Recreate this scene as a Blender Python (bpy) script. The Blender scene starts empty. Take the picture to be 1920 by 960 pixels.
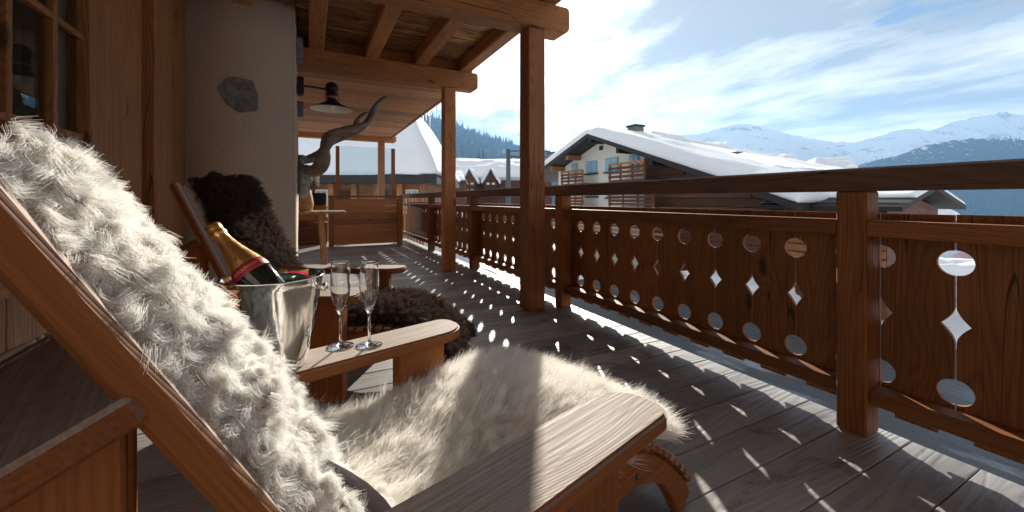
import bpy, bmesh, math, random
import numpy as np
from mathutils import Vector, Matrix, noise as mnoise
from mathutils.kdtree import KDTree
random.seed(7); rng = np.random.default_rng(7)
R = math.radians
SC = bpy.context.scene
COL = SC.collection

# ------------------------------------------------------------------ camera
FOC, HZ, CH, YAW = 747.0, 374.0, 0.92, R(27)
SY, CY = math.sin(YAW), math.cos(YAW)
cam_d = bpy.data.cameras.new('camera'); cam = bpy.data.objects.new('camera', cam_d); COL.objects.link(cam)
cam_d.sensor_width = 36.0; cam_d.lens = 36.0 * FOC / 1920.0
cam_d.shift_y = -(480.0 - HZ) / 1920.0
cam_d.clip_start = 0.02; cam_d.clip_end = 60000
cam.location = (0, 0, CH); cam.rotation_euler = (R(90), 0, -YAW)
SC.camera = cam
# ------------------------------------------------------------------ sun, sky, exposure
SUN_AZ, SUN_EL = R(31.9), R(21.7)          # azimuth from +Y towards +X
SUN_DIR = Vector((math.sin(SUN_AZ)*math.cos(SUN_EL), math.cos(SUN_AZ)*math.cos(SUN_EL), math.sin(SUN_EL)))
sl = bpy.data.lights.new('sun', 'SUN'); sl.energy = 5.0; sl.angle = R(0.53); sl.color = (1.0, 0.93, 0.82)
sun = bpy.data.objects.new('sun', sl); COL.objects.link(sun)
sun.rotation_euler = SUN_DIR.to_track_quat('Z', 'Y').to_euler(); sun.location = SUN_DIR * 50
SC.view_settings.view_transform = 'Standard'; SC.view_settings.look = 'None'
SC.view_settings.exposure = 1.12; SC.view_settings.gamma = 1.0

def world():
    w = bpy.data.worlds.new('World'); SC.world = w; w.use_nodes = True
    nt = w.node_tree; nt.nodes.clear(); N = nt.nodes.new; L = nt.links.new
    out = N('ShaderNodeOutputWorld'); bg = N('ShaderNodeBackground'); L(bg.outputs[0], out.inputs[0]); bg.inputs[1].default_value = 0.76
    sky = N('ShaderNodeTexSky'); sky.sky_type = 'NISHITA'; sky.sun_disc = False
    sky.sun_elevation = SUN_EL; sky.sun_rotation = SUN_AZ; sky.altitude = 1500; sky.dust_density = .6
    skm = N('ShaderNodeVectorMath'); skm.operation = 'SCALE'; skm.inputs['Scale'].default_value = 0.06
    L(sky.outputs[0], skm.inputs[0])
    tc = N('ShaderNodeTexCoord'); sep = N('ShaderNodeSeparateXYZ'); L(tc.outputs['Generated'], sep.inputs[0])
    def math_(op, a, b=None, clamp=False):
        m = N('ShaderNodeMath'); m.operation = op; m.use_clamp = clamp
        for i, v in enumerate((a, b)):
            if v is None: continue
            if isinstance(v, (int, float)): m.inputs[i].default_value = v
            else: L(v, m.inputs[i])
        return m.outputs[0]
    zc = math_('ADD', math_('MAXIMUM', sep.outputs[2], 0.0), 0.10)
    px = math_('DIVIDE', sep.outputs[0], zc); py = math_('DIVIDE', sep.outputs[1], zc)
    comb = N('ShaderNodeCombineXYZ'); L(px, comb.inputs[0]); L(py, comb.inputs[1])
    def nz(loc, rot, scale, sc_, det, rough, dist=0.0):
        mp = N('ShaderNodeMapping'); L(comb.outputs[0], mp.inputs[0]); mp.inputs['Location'].default_value = loc; mp.inputs['Rotation'].default_value = (0, 0, R(rot)); mp.inputs['Scale'].default_value = scale
        n = N('ShaderNodeTexNoise'); L(mp.outputs[0], n.inputs['Vector']); n.inputs['Scale'].default_value = sc_; n.inputs['Detail'].default_value = det; n.inputs['Roughness'].default_value = rough; n.inputs['Distortion'].default_value = dist
        return n.outputs[0]
    def mr(v, a, b, c=0.0, d=1.0, sm=True):
        n = N('ShaderNodeMapRange'); L(v, n.inputs[0]); n.interpolation_type = 'SMOOTHSTEP' if sm else 'LINEAR'
        for i_, x_ in enumerate((a, b, c, d)): n.inputs[i_+1].default_value = x_
        return n.outputs[0]
    big = nz((2.0, 5.0, 0), -35, (.85, .45, 1), 1.0, 3, .5, .2)      # broad banks, drawn out by the wind
    fine = nz((7.0, 1.0, 0), -35, (1.3, .8, 1), 2.6, 10, .62, .1)    # ragged edges and puffs
    thick = math_('ADD', math_('MULTIPLY', big, .62), math_('MULTIPLY', fine, .38))
    hole = math_('ADD', math_('MULTIPLY', nz((0.3, 7.7, 0), 0, (.55, .55, 1), 1.0, 2, .5), .7), math_('MULTIPLY', fine, .3))
    cov = mr(hole, .385, .425)
    sd = N('ShaderNodeVectorMath'); sd.operation = 'DOT_PRODUCT'; L(tc.outputs['Generated'], sd.inputs[0]); sd.inputs[1].default_value = SUN_DIR
    dp = math_('MAXIMUM', sd.outputs['Value'], 0.0)
    glow = math_('ADD', math_('MULTIPLY', math_('POWER', dp, 12.0), .50), math_('MULTIPLY', math_('POWER', dp, 110.0), 2.4))
    ramp = N('ShaderNodeValToRGB'); L(thick, ramp.inputs[0]); e = ramp.color_ramp.elements
    e[0].position = .40; e[0].color = (.77, .75, .72, 1); e[1].position = .57; e[1].color = (.265, .268, .275, 1)
    gl = N('ShaderNodeVectorMath'); gl.operation = 'SCALE'; gl.inputs[0].default_value = (1.0, .98, .94)
    L(math_('MULTIPLY', glow, mr(thick, .60, .40, .2, 1.0)), gl.inputs['Scale'])
    cl = N('ShaderNodeVectorMath'); cl.operation = 'ADD'; L(ramp.outputs[0], cl.inputs[0]); L(gl.outputs[0], cl.inputs[1])
    mix = N('ShaderNodeMix'); mix.data_type = 'RGBA'; L(cov, mix.inputs[0]); L(skm.outputs[0], mix.inputs[6]); L(cl.outputs[0], mix.inputs[7])
    L(mix.outputs[2], bg.inputs[0])
world()
SC.cycles.use_denoising = True
SC.cycles.max_bounces = 14; SC.cycles.diffuse_bounces = 4; SC.cycles.glossy_bounces = 5; SC.cycles.transparent_max_bounces = 16; SC.cycles.transmission_bounces = 10; SC.cycles.volume_bounces = 0
SC.cycles.caustics_reflective = True; SC.cycles.caustics_refractive = True; SC.cycles.blur_glossy = 0.5
SC.cycles.sample_clamp_indirect = 6.0

# ------------------------------------------------------------------ helpers
def at(px, py, d):
    l = (px - 960) / FOC * d
    return Vector((d*SY + l*CY, d*CY - l*SY, CH + (HZ - py) * d / FOC))
def on_x(px, py, X):
    r = (px - 960) / FOC; d = X / (SY + r*CY)
    return Vector((X, d*CY - r*d*SY, CH + (HZ - py) * d / FOC))
def on_y(px, py, Y):
    r = (px - 960) / FOC; d = Y / (CY - r*SY)
    return Vector((d*SY + r*d*CY, Y, CH + (HZ - py) * d / FOC))
WM = {}
def link(name, data, M=None, parent=None, label=None, cat=None, group=None, kind=None):
    o = bpy.data.objects.new(name, data); COL.objects.link(o)
    M = M.copy() if M else Matrix.Identity(4)
    WM[o.name] = M
    if parent:
        o.parent = parent; o.matrix_basis = WM[parent.name].inverted() @ M
    else:
        o.matrix_basis = M
    if label: o['label'] = label
    if cat: o['category'] = cat
    if group: o['group'] = group
    if kind: o['kind'] = kind
    return o
def thing(name, loc, label, cat, group=None, rz=0.0):
    return link(name, None, Matrix.Translation(Vector(loc)) @ Matrix.Rotation(rz, 4, 'Z'), None, label, cat, group)
def mesh_of(name, bm, mat, smooth=False):
    me = bpy.data.meshes.new(name); bm.normal_update(); bm.to_mesh(me); bm.free()
    if mat: me.materials.append(mat)
    if smooth: me.polygons.foreach_set('use_smooth', [True]*len(me.polygons))
    return me
def pyd(name, v, f, mat, smooth=False):
    me = bpy.data.meshes.new(name); me.from_pydata(v, [], f); me.materials.append(mat)
    if smooth: me.polygons.foreach_set('use_smooth', [True]*len(me.polygons))
    me.update(); return me
BOXC = {}
def box_mesh(L, w, h, bev, mat):
    k = (round(L, 4), round(w, 4), round(h, 4), round(bev, 4), mat.name)
    if k not in BOXC:
        bm = bmesh.new(); bmesh.ops.create_cube(bm, size=1.0); bmesh.ops.scale(bm, vec=(L, w, h), verts=bm.verts)
        if bev: bmesh.ops.bevel(bm, geom=bm.edges[:], offset=min(bev, .45*min(L, w, h)), segments=1, affect='EDGES')
        BOXC[k] = mesh_of('box', bm, mat)
    return BOXC[k]
def frame(p0, p1, up=(0, 0, 1)):
    p0, p1 = Vector(p0), Vector(p1); x = (p1-p0).normalized(); z = Vector(up)
    z = z - x*z.dot(x)
    if z.length < 1e-5: z = Vector((0, 1, 0)) - x*x.y
    z.normalize(); y = z.cross(x)
    M = Matrix((x, y, z)).transposed().to_4x4(); M.translation = (p0+p1)/2
    return M
def beam(name, p0, p1, w, h, mat, parent=None, bev=.005, up=(0, 0, 1), F=None, **kw):
    """a timber: length along local X so that the grain follows it; w across, h along 'up'"""
    M = frame(p0, p1, up)
    if F is not None: M = F @ M
    return link(name, box_mesh((Vector(p1)-Vector(p0)).length, w, h, bev, mat), M, parent, **kw)
def bx(name, lo, hi, mat, parent=None, axis=None, bev=.004, F=None, **kw):
    """axis-aligned box given by two corners, grain along its longest axis (or 'axis')"""
    lo, hi = Vector(lo), Vector(hi); s = hi-lo; c = (lo+hi)/2
    a = axis if axis is not None else max(range(3), key=lambda i: s[i])
    d = Vector((0, 0, 0)); d[a] = s[a]/2
    if a == 2: w, h, up = s[1], s[0], (1, 0, 0)
    elif a == 0: w, h, up = s[1], s[2], (0, 0, 1)
    else: w, h, up = s[0], s[2], (0, 0, 1)
    return beam(name, c-d, c+d, w, h, mat, parent, bev, up, F, **kw)
def prism_mesh(name, poly, t, mat, bev=0.0, smooth=False):
    """2-D outline in local XY extruded by t about z=0"""
    bm = bmesh.new(); vs = [bm.verts.new((x, y, -t/2)) for x, y in poly]
    f = bm.faces.new(vs); r = bmesh.ops.extrude_face_region(bm, geom=[f])
    bmesh.ops.translate(bm, vec=(0, 0, t), verts=[g for g in r['geom'] if isinstance(g, bmesh.types.BMVert)])
    bmesh.ops.recalc_face_normals(bm, faces=bm.faces)
    if bev:
        ed = [e for e in bm.edges if abs(e.verts[0].co.z - e.verts[1].co.z) < 1e-6]
        bmesh.ops.bevel(bm, geom=ed, offset=bev, segments=2, affect='EDGES', clamp_overlap=True)
    return mesh_of(name, bm, mat, smooth)
def lathe_mesh(name, prof, mat, seg=40, cap=False):
    bm = bmesh.new(); rings = []
    for r, z in prof:
        rings.append([bm.verts.new((max(r, 1e-5)*math.cos(2*math.pi*i/seg), max(r, 1e-5)*math.sin(2*math.pi*i/seg), z)) for i in range(seg)])
    for a, b in zip(rings, rings[1:]):
        for i in range(seg): bm.faces.new((a[i], a[(i+1) % seg], b[(i+1) % seg], b[i]))
    bmesh.ops.remove_doubles(bm, verts=bm.verts, dist=2e-5)
    bmesh.ops.recalc_face_normals(bm, faces=bm.faces)
    return mesh_of(name, bm, mat, True)
def tube_mesh(name, pts, rad, mat, seg=10, tw=None):
    v, f = [], []; n = len(pts); pts = [Vector(p) for p in pts]
    up = Vector((0.13, .2, 1)).normalized()
    for i, p in enumerate(pts):
        t = (pts[min(i+1, n-1)] - pts[max(i-1, 0)]).normalized()
        a = t.cross(up).normalized(); b = t.cross(a)
        for k in range(seg):
            th = 2*math.pi*k/seg
            r = rad[i] if tw is None else rad[i]*tw(i/(n-1), th)
            v.append(p + (a*math.cos(th) + b*math.sin(th))*r)
    for i in range(n-1):
        for k in range(seg): f.append((i*seg+k, i*seg+(k+1) % seg, (i+1)*seg+(k+1) % seg, (i+1)*seg+k))
    f.append(tuple(range(seg))[::-1]); f.append(tuple((n-1)*seg+k for k in range(seg)))
    return pyd(name, v, f, mat, True)
def T(x, y, z): return Matrix.Translation((x, y, z))

# ------------------------------------------------------------------ materials
class NT:
    def __init__(s, name):
        s.m = bpy.data.materials.new(name); s.m.use_nodes = True; s.t = s.m.node_tree; s.t.nodes.clear()
        s.out = s.N('ShaderNodeOutputMaterial'); s.b = s.N('ShaderNodeBsdfPrincipled'); s.L(s.b.outputs[0], s.out.inputs[0])
    def N(s, t, **kw):
        n = s.t.nodes.new(t)
        for k, v in kw.items(): setattr(n, k, v)
        return n
    def L(s, a, b): s.t.links.new(a, b)
    def put(s, sock, v):
        if isinstance(v, (int, float, tuple, list, Vector)): sock.default_value = v
        else: s.L(v, sock)
    def math(s, op, a, b=0.0, clamp=False):
        m = s.N('ShaderNodeMath', operation=op, use_clamp=clamp); s.put(m.inputs[0], a); s.put(m.inputs[1], b); return m.outputs[0]
    def noise(s, vec, scale, det=4, rough=.5, dist=0.0):
        n = s.N('ShaderNodeTexNoise'); s.L(vec, n.inputs['Vector']); n.inputs['Scale'].default_value = scale
        n.inputs['Detail'].default_value = det; n.inputs['Roughness'].default_value = rough; n.inputs['Distortion'].default_value = dist; return n.outputs[0]
    def mapping(s, vec, scale=(1, 1, 1), loc=(0, 0, 0), rot=(0, 0, 0)):
        n = s.N('ShaderNodeMapping'); s.L(vec, n.inputs[0]); n.inputs['Scale'].default_value = scale; n.inputs['Location'].default_value = loc; n.inputs['Rotation'].default_value = rot; return n.outputs[0]
    def ramp(s, fac, stops):
        n = s.N('ShaderNodeValToRGB'); s.L(fac, n.inputs[0]); e = n.color_ramp.elements
        while len(e) < len(stops): e.new(.5)
        for i, (p, c) in enumerate(stops): e[i].position = p; e[i].color = (*c, 1) if len(c) == 3 else c
        return n.outputs[0]
    def rng(s, v, a, b, c=0.0, d=1.0):
        n = s.N('ShaderNodeMapRange'); s.L(v, n.inputs[0])
        for i, x in enumerate((a, b, c, d)): n.inputs[i+1].default_value = x
        return n.outputs[0]
    def mix(s, fac, a, b, mode='MIX'):
        n = s.N('ShaderNodeMix', data_type='RGBA', blend_type=mode); s.put(n.inputs[0], fac)
        for i, v in ((6, a), (7, b)):
            if isinstance(v, tuple) and len(v) == 3: v = (*v, 1)
            s.put(n.inputs[i], v)
        return n.outputs[2]
    def bump(s, h, dist, strength=1.0):
        n = s.N('ShaderNodeBump'); s.L(h, n.inputs['Height']); n.inputs['Distance'].default_value = dist; n.inputs['Strength'].default_value = strength
        s.L(n.outputs[0], s.b.inputs['Normal'])
    def col(s, v):
        if isinstance(v, tuple) and len(v) == 3: v = (*v, 1)
        s.put(s.b.inputs['Base Color'], v)
    def rough(s, v): s.put(s.b.inputs['Roughness'], v)

def wood(name, light, dark, knots=.6, grey=None, grey_lo=.5, ring=26.0, rough=.62, spec=.3, dirt=.25, bump=.0012, scale=1.0, rw=.42, fw=.75, xs=.55, stain=0.0, crack=0.0):
    m = NT(name); tc = m.N('ShaderNodeTexCoord'); oi = m.N('ShaderNodeObjectInfo')
    off = m.N('ShaderNodeCombineXYZ'); r = m.math('MULTIPLY', oi.outputs['Random'], 37.0)
    m.L(r, off.inputs[0]); m.L(m.math('MULTIPLY', oi.outputs['Random'], 11.3), off.inputs[1]); m.L(m.math('MULTIPLY', oi.outputs['Random'], 23.9), off.inputs[2])
    add = m.N('ShaderNodeVectorMath', operation='ADD'); m.L(tc.outputs['Object'], add.inputs[0]); m.L(off.outputs[0], add.inputs[1]); P = add.outputs[0]
    # knots push the growth rings aside
    vk = m.N('ShaderNodeTexVoronoi'); m.L(m.mapping(P, (1.6*scale, 4.2*scale, 4.2*scale)), vk.inputs['Vector']); vk.inputs['Scale'].default_value = 1.0; vk.inputs['Randomness'].default_value = 1.0
    kd = m.rng(vk.outputs['Distance'], .0, .42, 1.0, 0.0)
    base = m.noise(m.mapping(P, (xs*scale, 5.0*scale, 5.0*scale)), 1.0, 1.5, .4)
    rv = m.math('ADD', base, m.math('MULTIPLY', m.math('POWER', kd, 2.0), .16))
    rings = m.math('SINE', m.math('MULTIPLY', rv, ring*6.283))
    rings = m.rng(rings, -1, 1, 0, 1); rings = m.math('POWER', rings, 2.2)
    fib = m.noise(m.mapping(P, (3.0*scale, 160*scale, 160*scale)), 1.0, 3, .6)
    blot = m.noise(m.mapping(P, (1.1*scale, 4*scale, 4*scale)), 1.0, 3, .55)
    v = m.math('ADD', m.math('MULTIPLY', rings, rw), m.math('MULTIPLY', fib, fw))
    c = m.ramp(v, [(.22, light), (.85, dark)])
    c = m.mix(m.rng(blot, .35, .75, 0, dirt), c, tuple(x*.42 for x in dark), 'MIX')
    kn = m.rng(vk.outputs['Distance'], .05, .11, knots, 0.0)
    c = m.mix(kn, c, tuple(x*.28 for x in dark))
    if crack:     # drying checks along the grain
        cn = m.noise(m.mapping(P, (.8, 15, 15)), 1.0, 1.0, .4); ck = m.rng(m.math('ABSOLUTE', m.math('SUBTRACT', cn, .5)), .004, .012, crack, 0.0)
        ck = m.math('MULTIPLY', ck, m.rng(m.noise(m.mapping(P, (.9, 3, 3)), 1.0, 1.0), .5, .6)); c = m.mix(ck, c, tuple(x*.15 for x in dark))
    if stain:     # scuffs and water marks trodden into the boards
        ge0 = m.N('ShaderNodeNewGeometry'); sn = m.noise(m.mapping(ge0.outputs['Position'], (2.2, 4.5, 1)), 1.6, 7, .68, .6); sn2 = m.noise(m.mapping(ge0.outputs['Position'], (7, 16, 1)), 1.0, 4, .6)
        c = m.mix(m.math('MULTIPLY', m.rng(sn, .56, .68), stain), c, tuple(x*.35 for x in dark)); c = m.mix(m.rng(sn2, .68, .74, 0, stain), c, tuple(x*.25 for x in dark))
        c = m.mix(m.rng(sn, .42, .30, 0, .35), c, tuple(min(1, x*1.15) for x in light))
    tint = m.rng(oi.outputs['Random'], 0, 1, .72, 1.22)
    tv = m.N('ShaderNodeVectorMath', operation='SCALE'); m.L(c, tv.inputs[0]); m.L(tint, tv.inputs['Scale']); c = tv.outputs[0]
    if grey:     # faces open to the weather have gone grey
        ge = m.N('ShaderNodeNewGeometry'); sp = m.N('ShaderNodeSeparateXYZ'); m.L(ge.outputs['True Normal'], sp.inputs[0])
        gc = m.ramp(v, [(.2, grey), (.8, tuple(x*.42 for x in grey))])
        gc = m.mix(m.rng(blot, .4, .75, 0, .5), gc, tuple(x*.5 for x in grey))
        g = m.rng(sp.outputs[2], grey_lo-.15, grey_lo+.1); c = m.mix(m.math('MULTIPLY', g, .93), c, gc)
    m.col(c); m.rough(m.rng(fib, .2, .8, rough-.12, rough+.15)); m.b.inputs['Specular IOR Level'].default_value = spec
    m.bump(m.math('SUBTRACT', m.math('MULTIPLY', fib, -.5), m.math('ADD', rings, m.math('MULTIPLY', kn, .5))), bump)
    return m.m
def simple(name, col, rough=.6, metal=0.0, spec=.4, var=.15, nscale=6.0, bump=0.0, bscale=60.0):
    m = NT(name); tc = m.N('ShaderNodeTexCoord'); n = m.noise(tc.outputs['Object'], nscale, 5, .6)
    c = m.ramp(n, [(.3, tuple(x*(1-var) for x in col)), (.7, tuple(min(1, x*(1+var)) for x in col))])
    m.col(c); m.rough(rough); m.b.inputs['Metallic'].default_value = metal; m.b.inputs['Specular IOR Level'].default_value = spec
    if bump: m.bump(m.noise(tc.outputs['Object'], bscale, 5, .6), bump)
    return m.m
def snow(name, big=.05, scale=3.0, tint=(.86, .89, .93), rough=.75):
    m = NT(name); tc = m.N('ShaderNodeTexCoord'); n = m.noise(tc.outputs['Object'], scale, 6, .6); n2 = m.noise(tc.outputs['Object'], scale*9, 4, .6)
    m.col(m.ramp(n, [(.3, tuple(x*.94 for x in tint)), (.7, tint)])); m.rough(rough); m.b.inputs['Specular IOR Level'].default_value = .25
    m.bump(m.math('ADD', n, m.math('MULTIPLY', n2, .25)), big); return m.m
M_WALL = wood('larch_wall', (.34, .142, .048), (.18, .066, .021), knots=.8, dirt=.3, rw=.25, ring=34, crack=.85)
M_POST = wood('larch_post', (.50, .208, .070), (.26, .098, .032), knots=.8, dirt=.3, rw=.22, fw=.85, crack=.85)
M_BEAM = wood('larch_beam', (.56, .245, .085), (.29, .115, .038), knots=.8, dirt=.4, rw=.22, fw=.85, crack=.85)
M_RAIL = wood('railing_wood', (.37, .142, .040), (.165, .056, .015), knots=.85, dirt=.35, rw=.2, fw=.85, bump=.0008, crack=.85)
M_CAP = wood('handrail_wood', (.24, .13, .08), (.11, .06, .038), knots=.5, dirt=.4, rw=.2,  grey=(.34, .30, .27), grey_lo=.7, crack=.85)
M_CEIL = wood('rough_slab_wood', (.62, .35, .15), (.20, .08, .03), knots=.9, dirt=.8, ring=14, bump=.004)
M_PANEL = wood('larch_panel', (.60, .30, .13), (.38, .165, .065), knots=.5, dirt=.15)
M_CHAIR = wood('chair_wood', (.40, .148, .040), (.20, .066, .018), knots=.2, grey=(.52, .43, .36), grey_lo=.42, ring=80, bump=.0002, rough=.66, rw=.09, fw=.95, xs=1.1, dirt=.45)
M_TABLE = wood('table_wood', (.48, .24, .10), (.28, .12, .05), knots=.4, grey=(.62, .52, .42), grey_lo=.6)
M_DECK = wood('deck_wood', (.43, .415, .40), (.18, .172, .168), knots=.7, dirt=.55, ring=16, rw=.13, fw=.7, bump=.0010, rough=.46, spec=.5, stain=.75)
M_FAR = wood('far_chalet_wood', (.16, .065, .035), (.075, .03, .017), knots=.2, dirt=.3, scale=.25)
M_PANELW = wood('partition_wood', (.50, .21, .080), (.32, .12, .045), knots=.6, dirt=.2, rw=.2)
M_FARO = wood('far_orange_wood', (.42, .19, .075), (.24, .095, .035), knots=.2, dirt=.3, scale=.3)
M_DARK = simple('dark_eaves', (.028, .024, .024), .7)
M_SNOW = snow('roof_snow', .06, 1.2)
M_GROUND = snow('ground_snow', .25, .35, (.84, .87, .92))
M_BLACK = simple('black_fabric', (.012, .012, .014), .85)
M_STONE = simple('slate_stone', (.17, .18, .185), .7, var=.45, nscale=18, bump=.004, bscale=40)
M_WHITEWALL = simple('white_render', (.74, .71, .64), .85, var=.06)
M_SHUT = simple('blue_shutter', (.25, .47, .60), .55, var=.08)
M_IRON = simple('dark_iron', (.03, .024, .022), .45, metal=.6, var=.3, nscale=30)
M_COPPER = simple('copper_band', (.45, .17, .09), .35, metal=.9)
M_ENAMEL = simple('white_enamel', (.80, .77, .70), .35)
M_GALV = simple('galvanised_steel', (.10, .12, .13), .5, metal=.4)
def stucco():
    m = NT('stucco'); tc = m.N('ShaderNodeTexCoord'); P = tc.outputs['Object']
    n = m.noise(P, 70, 6, .65); n2 = m.noise(P, 2.2, 4, .5); n3 = m.noise(P, 220, 3, .6)
    c = m.ramp(n, [(.3, (.44, .35, .27)), (.7, (.64, .53, .42))]); c = m.mix(m.rng(n2, .35, .7, 0, .3), c, (.36, .29, .23))
    m.col(c); m.rough(.92); m.b.inputs['Specular IOR Level'].default_value = .15
    m.bump(m.math('ADD', n, m.math('MULTIPLY', n3, .4)), .012); return m.m
M_STUCCO = stucco()
def glass(name, rough=0.0, col=(1, 1, 1), ior=1.5):
    m = NT(name); m.t.nodes.remove(m.b); g = m.N('ShaderNodeBsdfGlass'); g.inputs['Color'].default_value = (*col, 1); g.inputs['Roughness'].default_value = rough; g.inputs['IOR'].default_value = ior
    m.L(g.outputs[0], m.out.inputs[0]); return m.m
M_GLASS = glass('clear_glass')
def pane(name, tint=(.9, .95, .95)):
    m = NT(name); m.t.nodes.remove(m.b); tr = m.N('ShaderNodeBsdfTransparent'); tr.inputs[0].default_value = (*tint, 1); gl = m.N('ShaderNodeBsdfGlossy'); gl.inputs['Roughness'].default_value = .02
    fr = m.N('ShaderNodeFresnel'); fr.inputs[0].default_value = 1.5; mx = m.N('ShaderNodeMixShader')
    m.L(m.math('ADD', m.math('MULTIPLY', fr.outputs[0], .3), .0, True), mx.inputs[0]); m.L(tr.outputs[0], mx.inputs[1]); m.L(gl.outputs[0], mx.inputs[2]); m.L(mx.outputs[0], m.out.inputs[0]); return m.m
M_PANE = pane('window_pane', (.8, .84, .84)); M_SCREEN = pane('screen_pane', (.86, .93, .94))
def steel():
    m = NT('polished_steel'); m.col((.80, .78, .75)); m.b.inputs['Metallic'].default_value = 1.0
    tc = m.N('ShaderNodeTexCoord'); n = m.noise(m.mapping(tc.outputs['Object'], (60, 60, 4)), 1.0, 3, .5); m.rough(m.rng(n, .3, .7, .035, .09)); return m.m
M_STEEL = steel()
M_FOIL = None
def foil():
    m = NT('gold_foil'); tc = m.N('ShaderNodeTexCoord'); n = m.noise(tc.outputs['Object'], 90, 4, .6)
    m.col((.92, .56, .20)); m.b.inputs['Metallic'].default_value = .9; m.rough(m.rng(n, .3, .7, .26, .42)); m.bump(n, .0012); return m.m
M_FOIL = foil()
M_RED = simple('red_neck_label', (.28, .012, .03), .4, var=.08)
M_GOLDTXT = simple('gold_print', (.75, .55, .25), .4, metal=.5)
M_BOTTLE = simple('dark_green_glass', (.006, .014, .009), .06, spec=.8, var=.05)
M_HORN = None
def horn():
    m = NT('spiral_horn'); tc = m.N('ShaderNodeTexCoord'); P = tc.outputs['Object']
    n = m.noise(m.mapping(P, (8, 8, 30)), 1.0, 5, .6); n2 = m.noise(P, 5, 3, .5)
    c = m.ramp(n, [(.3, (.07, .05, .038)), (.75, (.27, .20, .145))]); c = m.mix(m.rng(n2, .4, .7, 0, .5), c, (.10, .075, .057))
    m.col(c); m.rough(.5); m.bump(n, .01); return m.m
M_HORN = horn()
M_BONE = simple('grey_hide', (.30, .28, .26), .9, var=.4, nscale=25, bump=.02, bscale=60)
M_CANDLE = simple('cream_candle', (.80, .72, .55), .5, var=.04)
M_TWIG = simple('dry_twigs', (.10, .06, .035), .8, var=.4, nscale=30)
M_LEATHER = simple('sheep_hide_leather', (.36, .34, .36), .75, var=.2, nscale=12, bump=.002, bscale=80)
def curtain():
    m = NT('dark_curtain'); tc = m.N('ShaderNodeTexCoord'); n = m.noise(tc.outputs['Object'], 3, 3, .5); m.col(m.ramp(n, [(.3, (.06, .042, .034)), (.7, (.12, .085, .068))])); m.rough(.9); return m.m
M_CURT = curtain()
def furmat(name, root, tip, transl=.4):
    m = NT(name); m.t.nodes.remove(m.b); hi = m.N('ShaderNodeHairInfo')
    c = m.ramp(hi.outputs['Intercept'], [(.0, root), (.75, tip)])
    rv = m.rng(hi.outputs['Random'], 0, 1, .86, 1.06); tv = m.N('ShaderNodeVectorMath', operation='SCALE'); m.L(c, tv.inputs[0]); m.L(rv, tv.inputs['Scale'])
    d = m.N('ShaderNodeBsdfDiffuse'); t = m.N('ShaderNodeBsdfTranslucent'); mx = m.N('ShaderNodeMixShader'); mx.inputs[0].default_value = transl
    m.L(tv.outputs[0], d.inputs[0]); m.L(tv.outputs[0], t.inputs[0]); m.L(d.outputs[0], mx.inputs[1]); m.L(t.outputs[0], mx.inputs[2])
    g = m.N('ShaderNodeBsdfHairPrincipled') if False else m.N('ShaderNodeBsdfGlossy'); g.inputs['Roughness'].default_value = .45; g.inputs[0].default_value = (.9, .9, .9, 1)
    m2 = m.N('ShaderNodeMixShader'); m2.inputs[0].default_value = .06; m.L(mx.outputs[0], m2.inputs[1]); m.L(g.outputs[0], m2.inputs[2]); m.L(m2.outputs[0], m.out.inputs[0]); return m.m
M_WOOL = furmat('white_wool', (.96, .92, .85), (.97, .96, .93), .5)
M_WOOLS = furmat('cream_wool', (.95, .88, .76), (.97, .94, .89), .55)
M_WOOLB = simple('white_wool_base', (.93, .90, .84), .95, var=.15, nscale=40, bump=.01, bscale=120)
M_BROWN = furmat('brown_wool', (.012, .008, .007), (.10, .066, .050), .3)
M_BROWNB = simple('brown_wool_base', (.014, .010, .008), .95, var=.3, nscale=40, bump=.01, bscale=120)

# ------------------------------------------------------------------ deck
deck = link('deck_floor', None, T(0, 3, 0)); deck['kind'] = 'structure'; deck['label'] = 'weathered grey plank floor of the balcony'
PW = .174; y0 = .4869 - PW*14
for i in range(0, 66):
    y = y0 + i*PW
    if y > 9.6: break
    xe = 2.045 if y < 8.35 else 2.045
    # each course is one or two boards, butted at a staggered joint
    cut = None if i % 3 else -.5 + 1.1*random.random()
    for (a, b) in ([(-1.6, xe)] if cut is None else [(-1.6, cut-.0015), (cut+.0015, xe)]):
        z = random.uniform(-.0012, .0012)
        bx('plank', (a, y+.002, -.032+z), (b, y+PW-.002, z), M_DECK, deck, axis=0, bev=.0025)
j = link('deck_joist', box_mesh(11.5, .12, .2, .01, M_WALL), Matrix.Translation((1.9, 3.4, -.145)) @ Matrix.Rotation(R(90), 4, 'Z'), deck)
for x in (.9, -.1, -1.1): link('deck_joist', j.data, Matrix.Translation((x, 3.4, -.145)) @ Matrix.Rotation(R(90), 4, 'Z'), deck)

# ------------------------------------------------------------------ railing
rail = thing('balcony_railing', (1.96, 3, 0), 'carved wooden balcony railing with round and star cutouts along the deck edge', 'railing')
PYS = [-1.28, .795, 2.87, 4.95, 7.03]
for y in PYS:
    bx('post', (1.905, y-.05, 0.001), (2.010, y+.05, .953), M_RAIL, rail, axis=2, bev=.006)
ends = PYS + [9.43]
bx('handrail', (1.882, -2.2, .953), (2.035, 2.868, 1.042), M_CAP, rail, axis=1, bev=.008)
bx('handrail', (1.882, 2.872, .953), (2.035, 9.43, 1.042), M_CAP, rail, axis=1, bev=.008)
for a, b in zip(ends, ends[1:]):
    e = b-.05 if b != 9.43 else 9.40
    bx('middle_rail', (1.902, a+.0505, .778), (1.975, e-.0005, .840), M_RAIL, rail, axis=1)
    bx('bottom_rail', (1.928, a+.0505, .128), (2.015, e-.0005, .186), M_RAIL, rail, axis=1)
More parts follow.
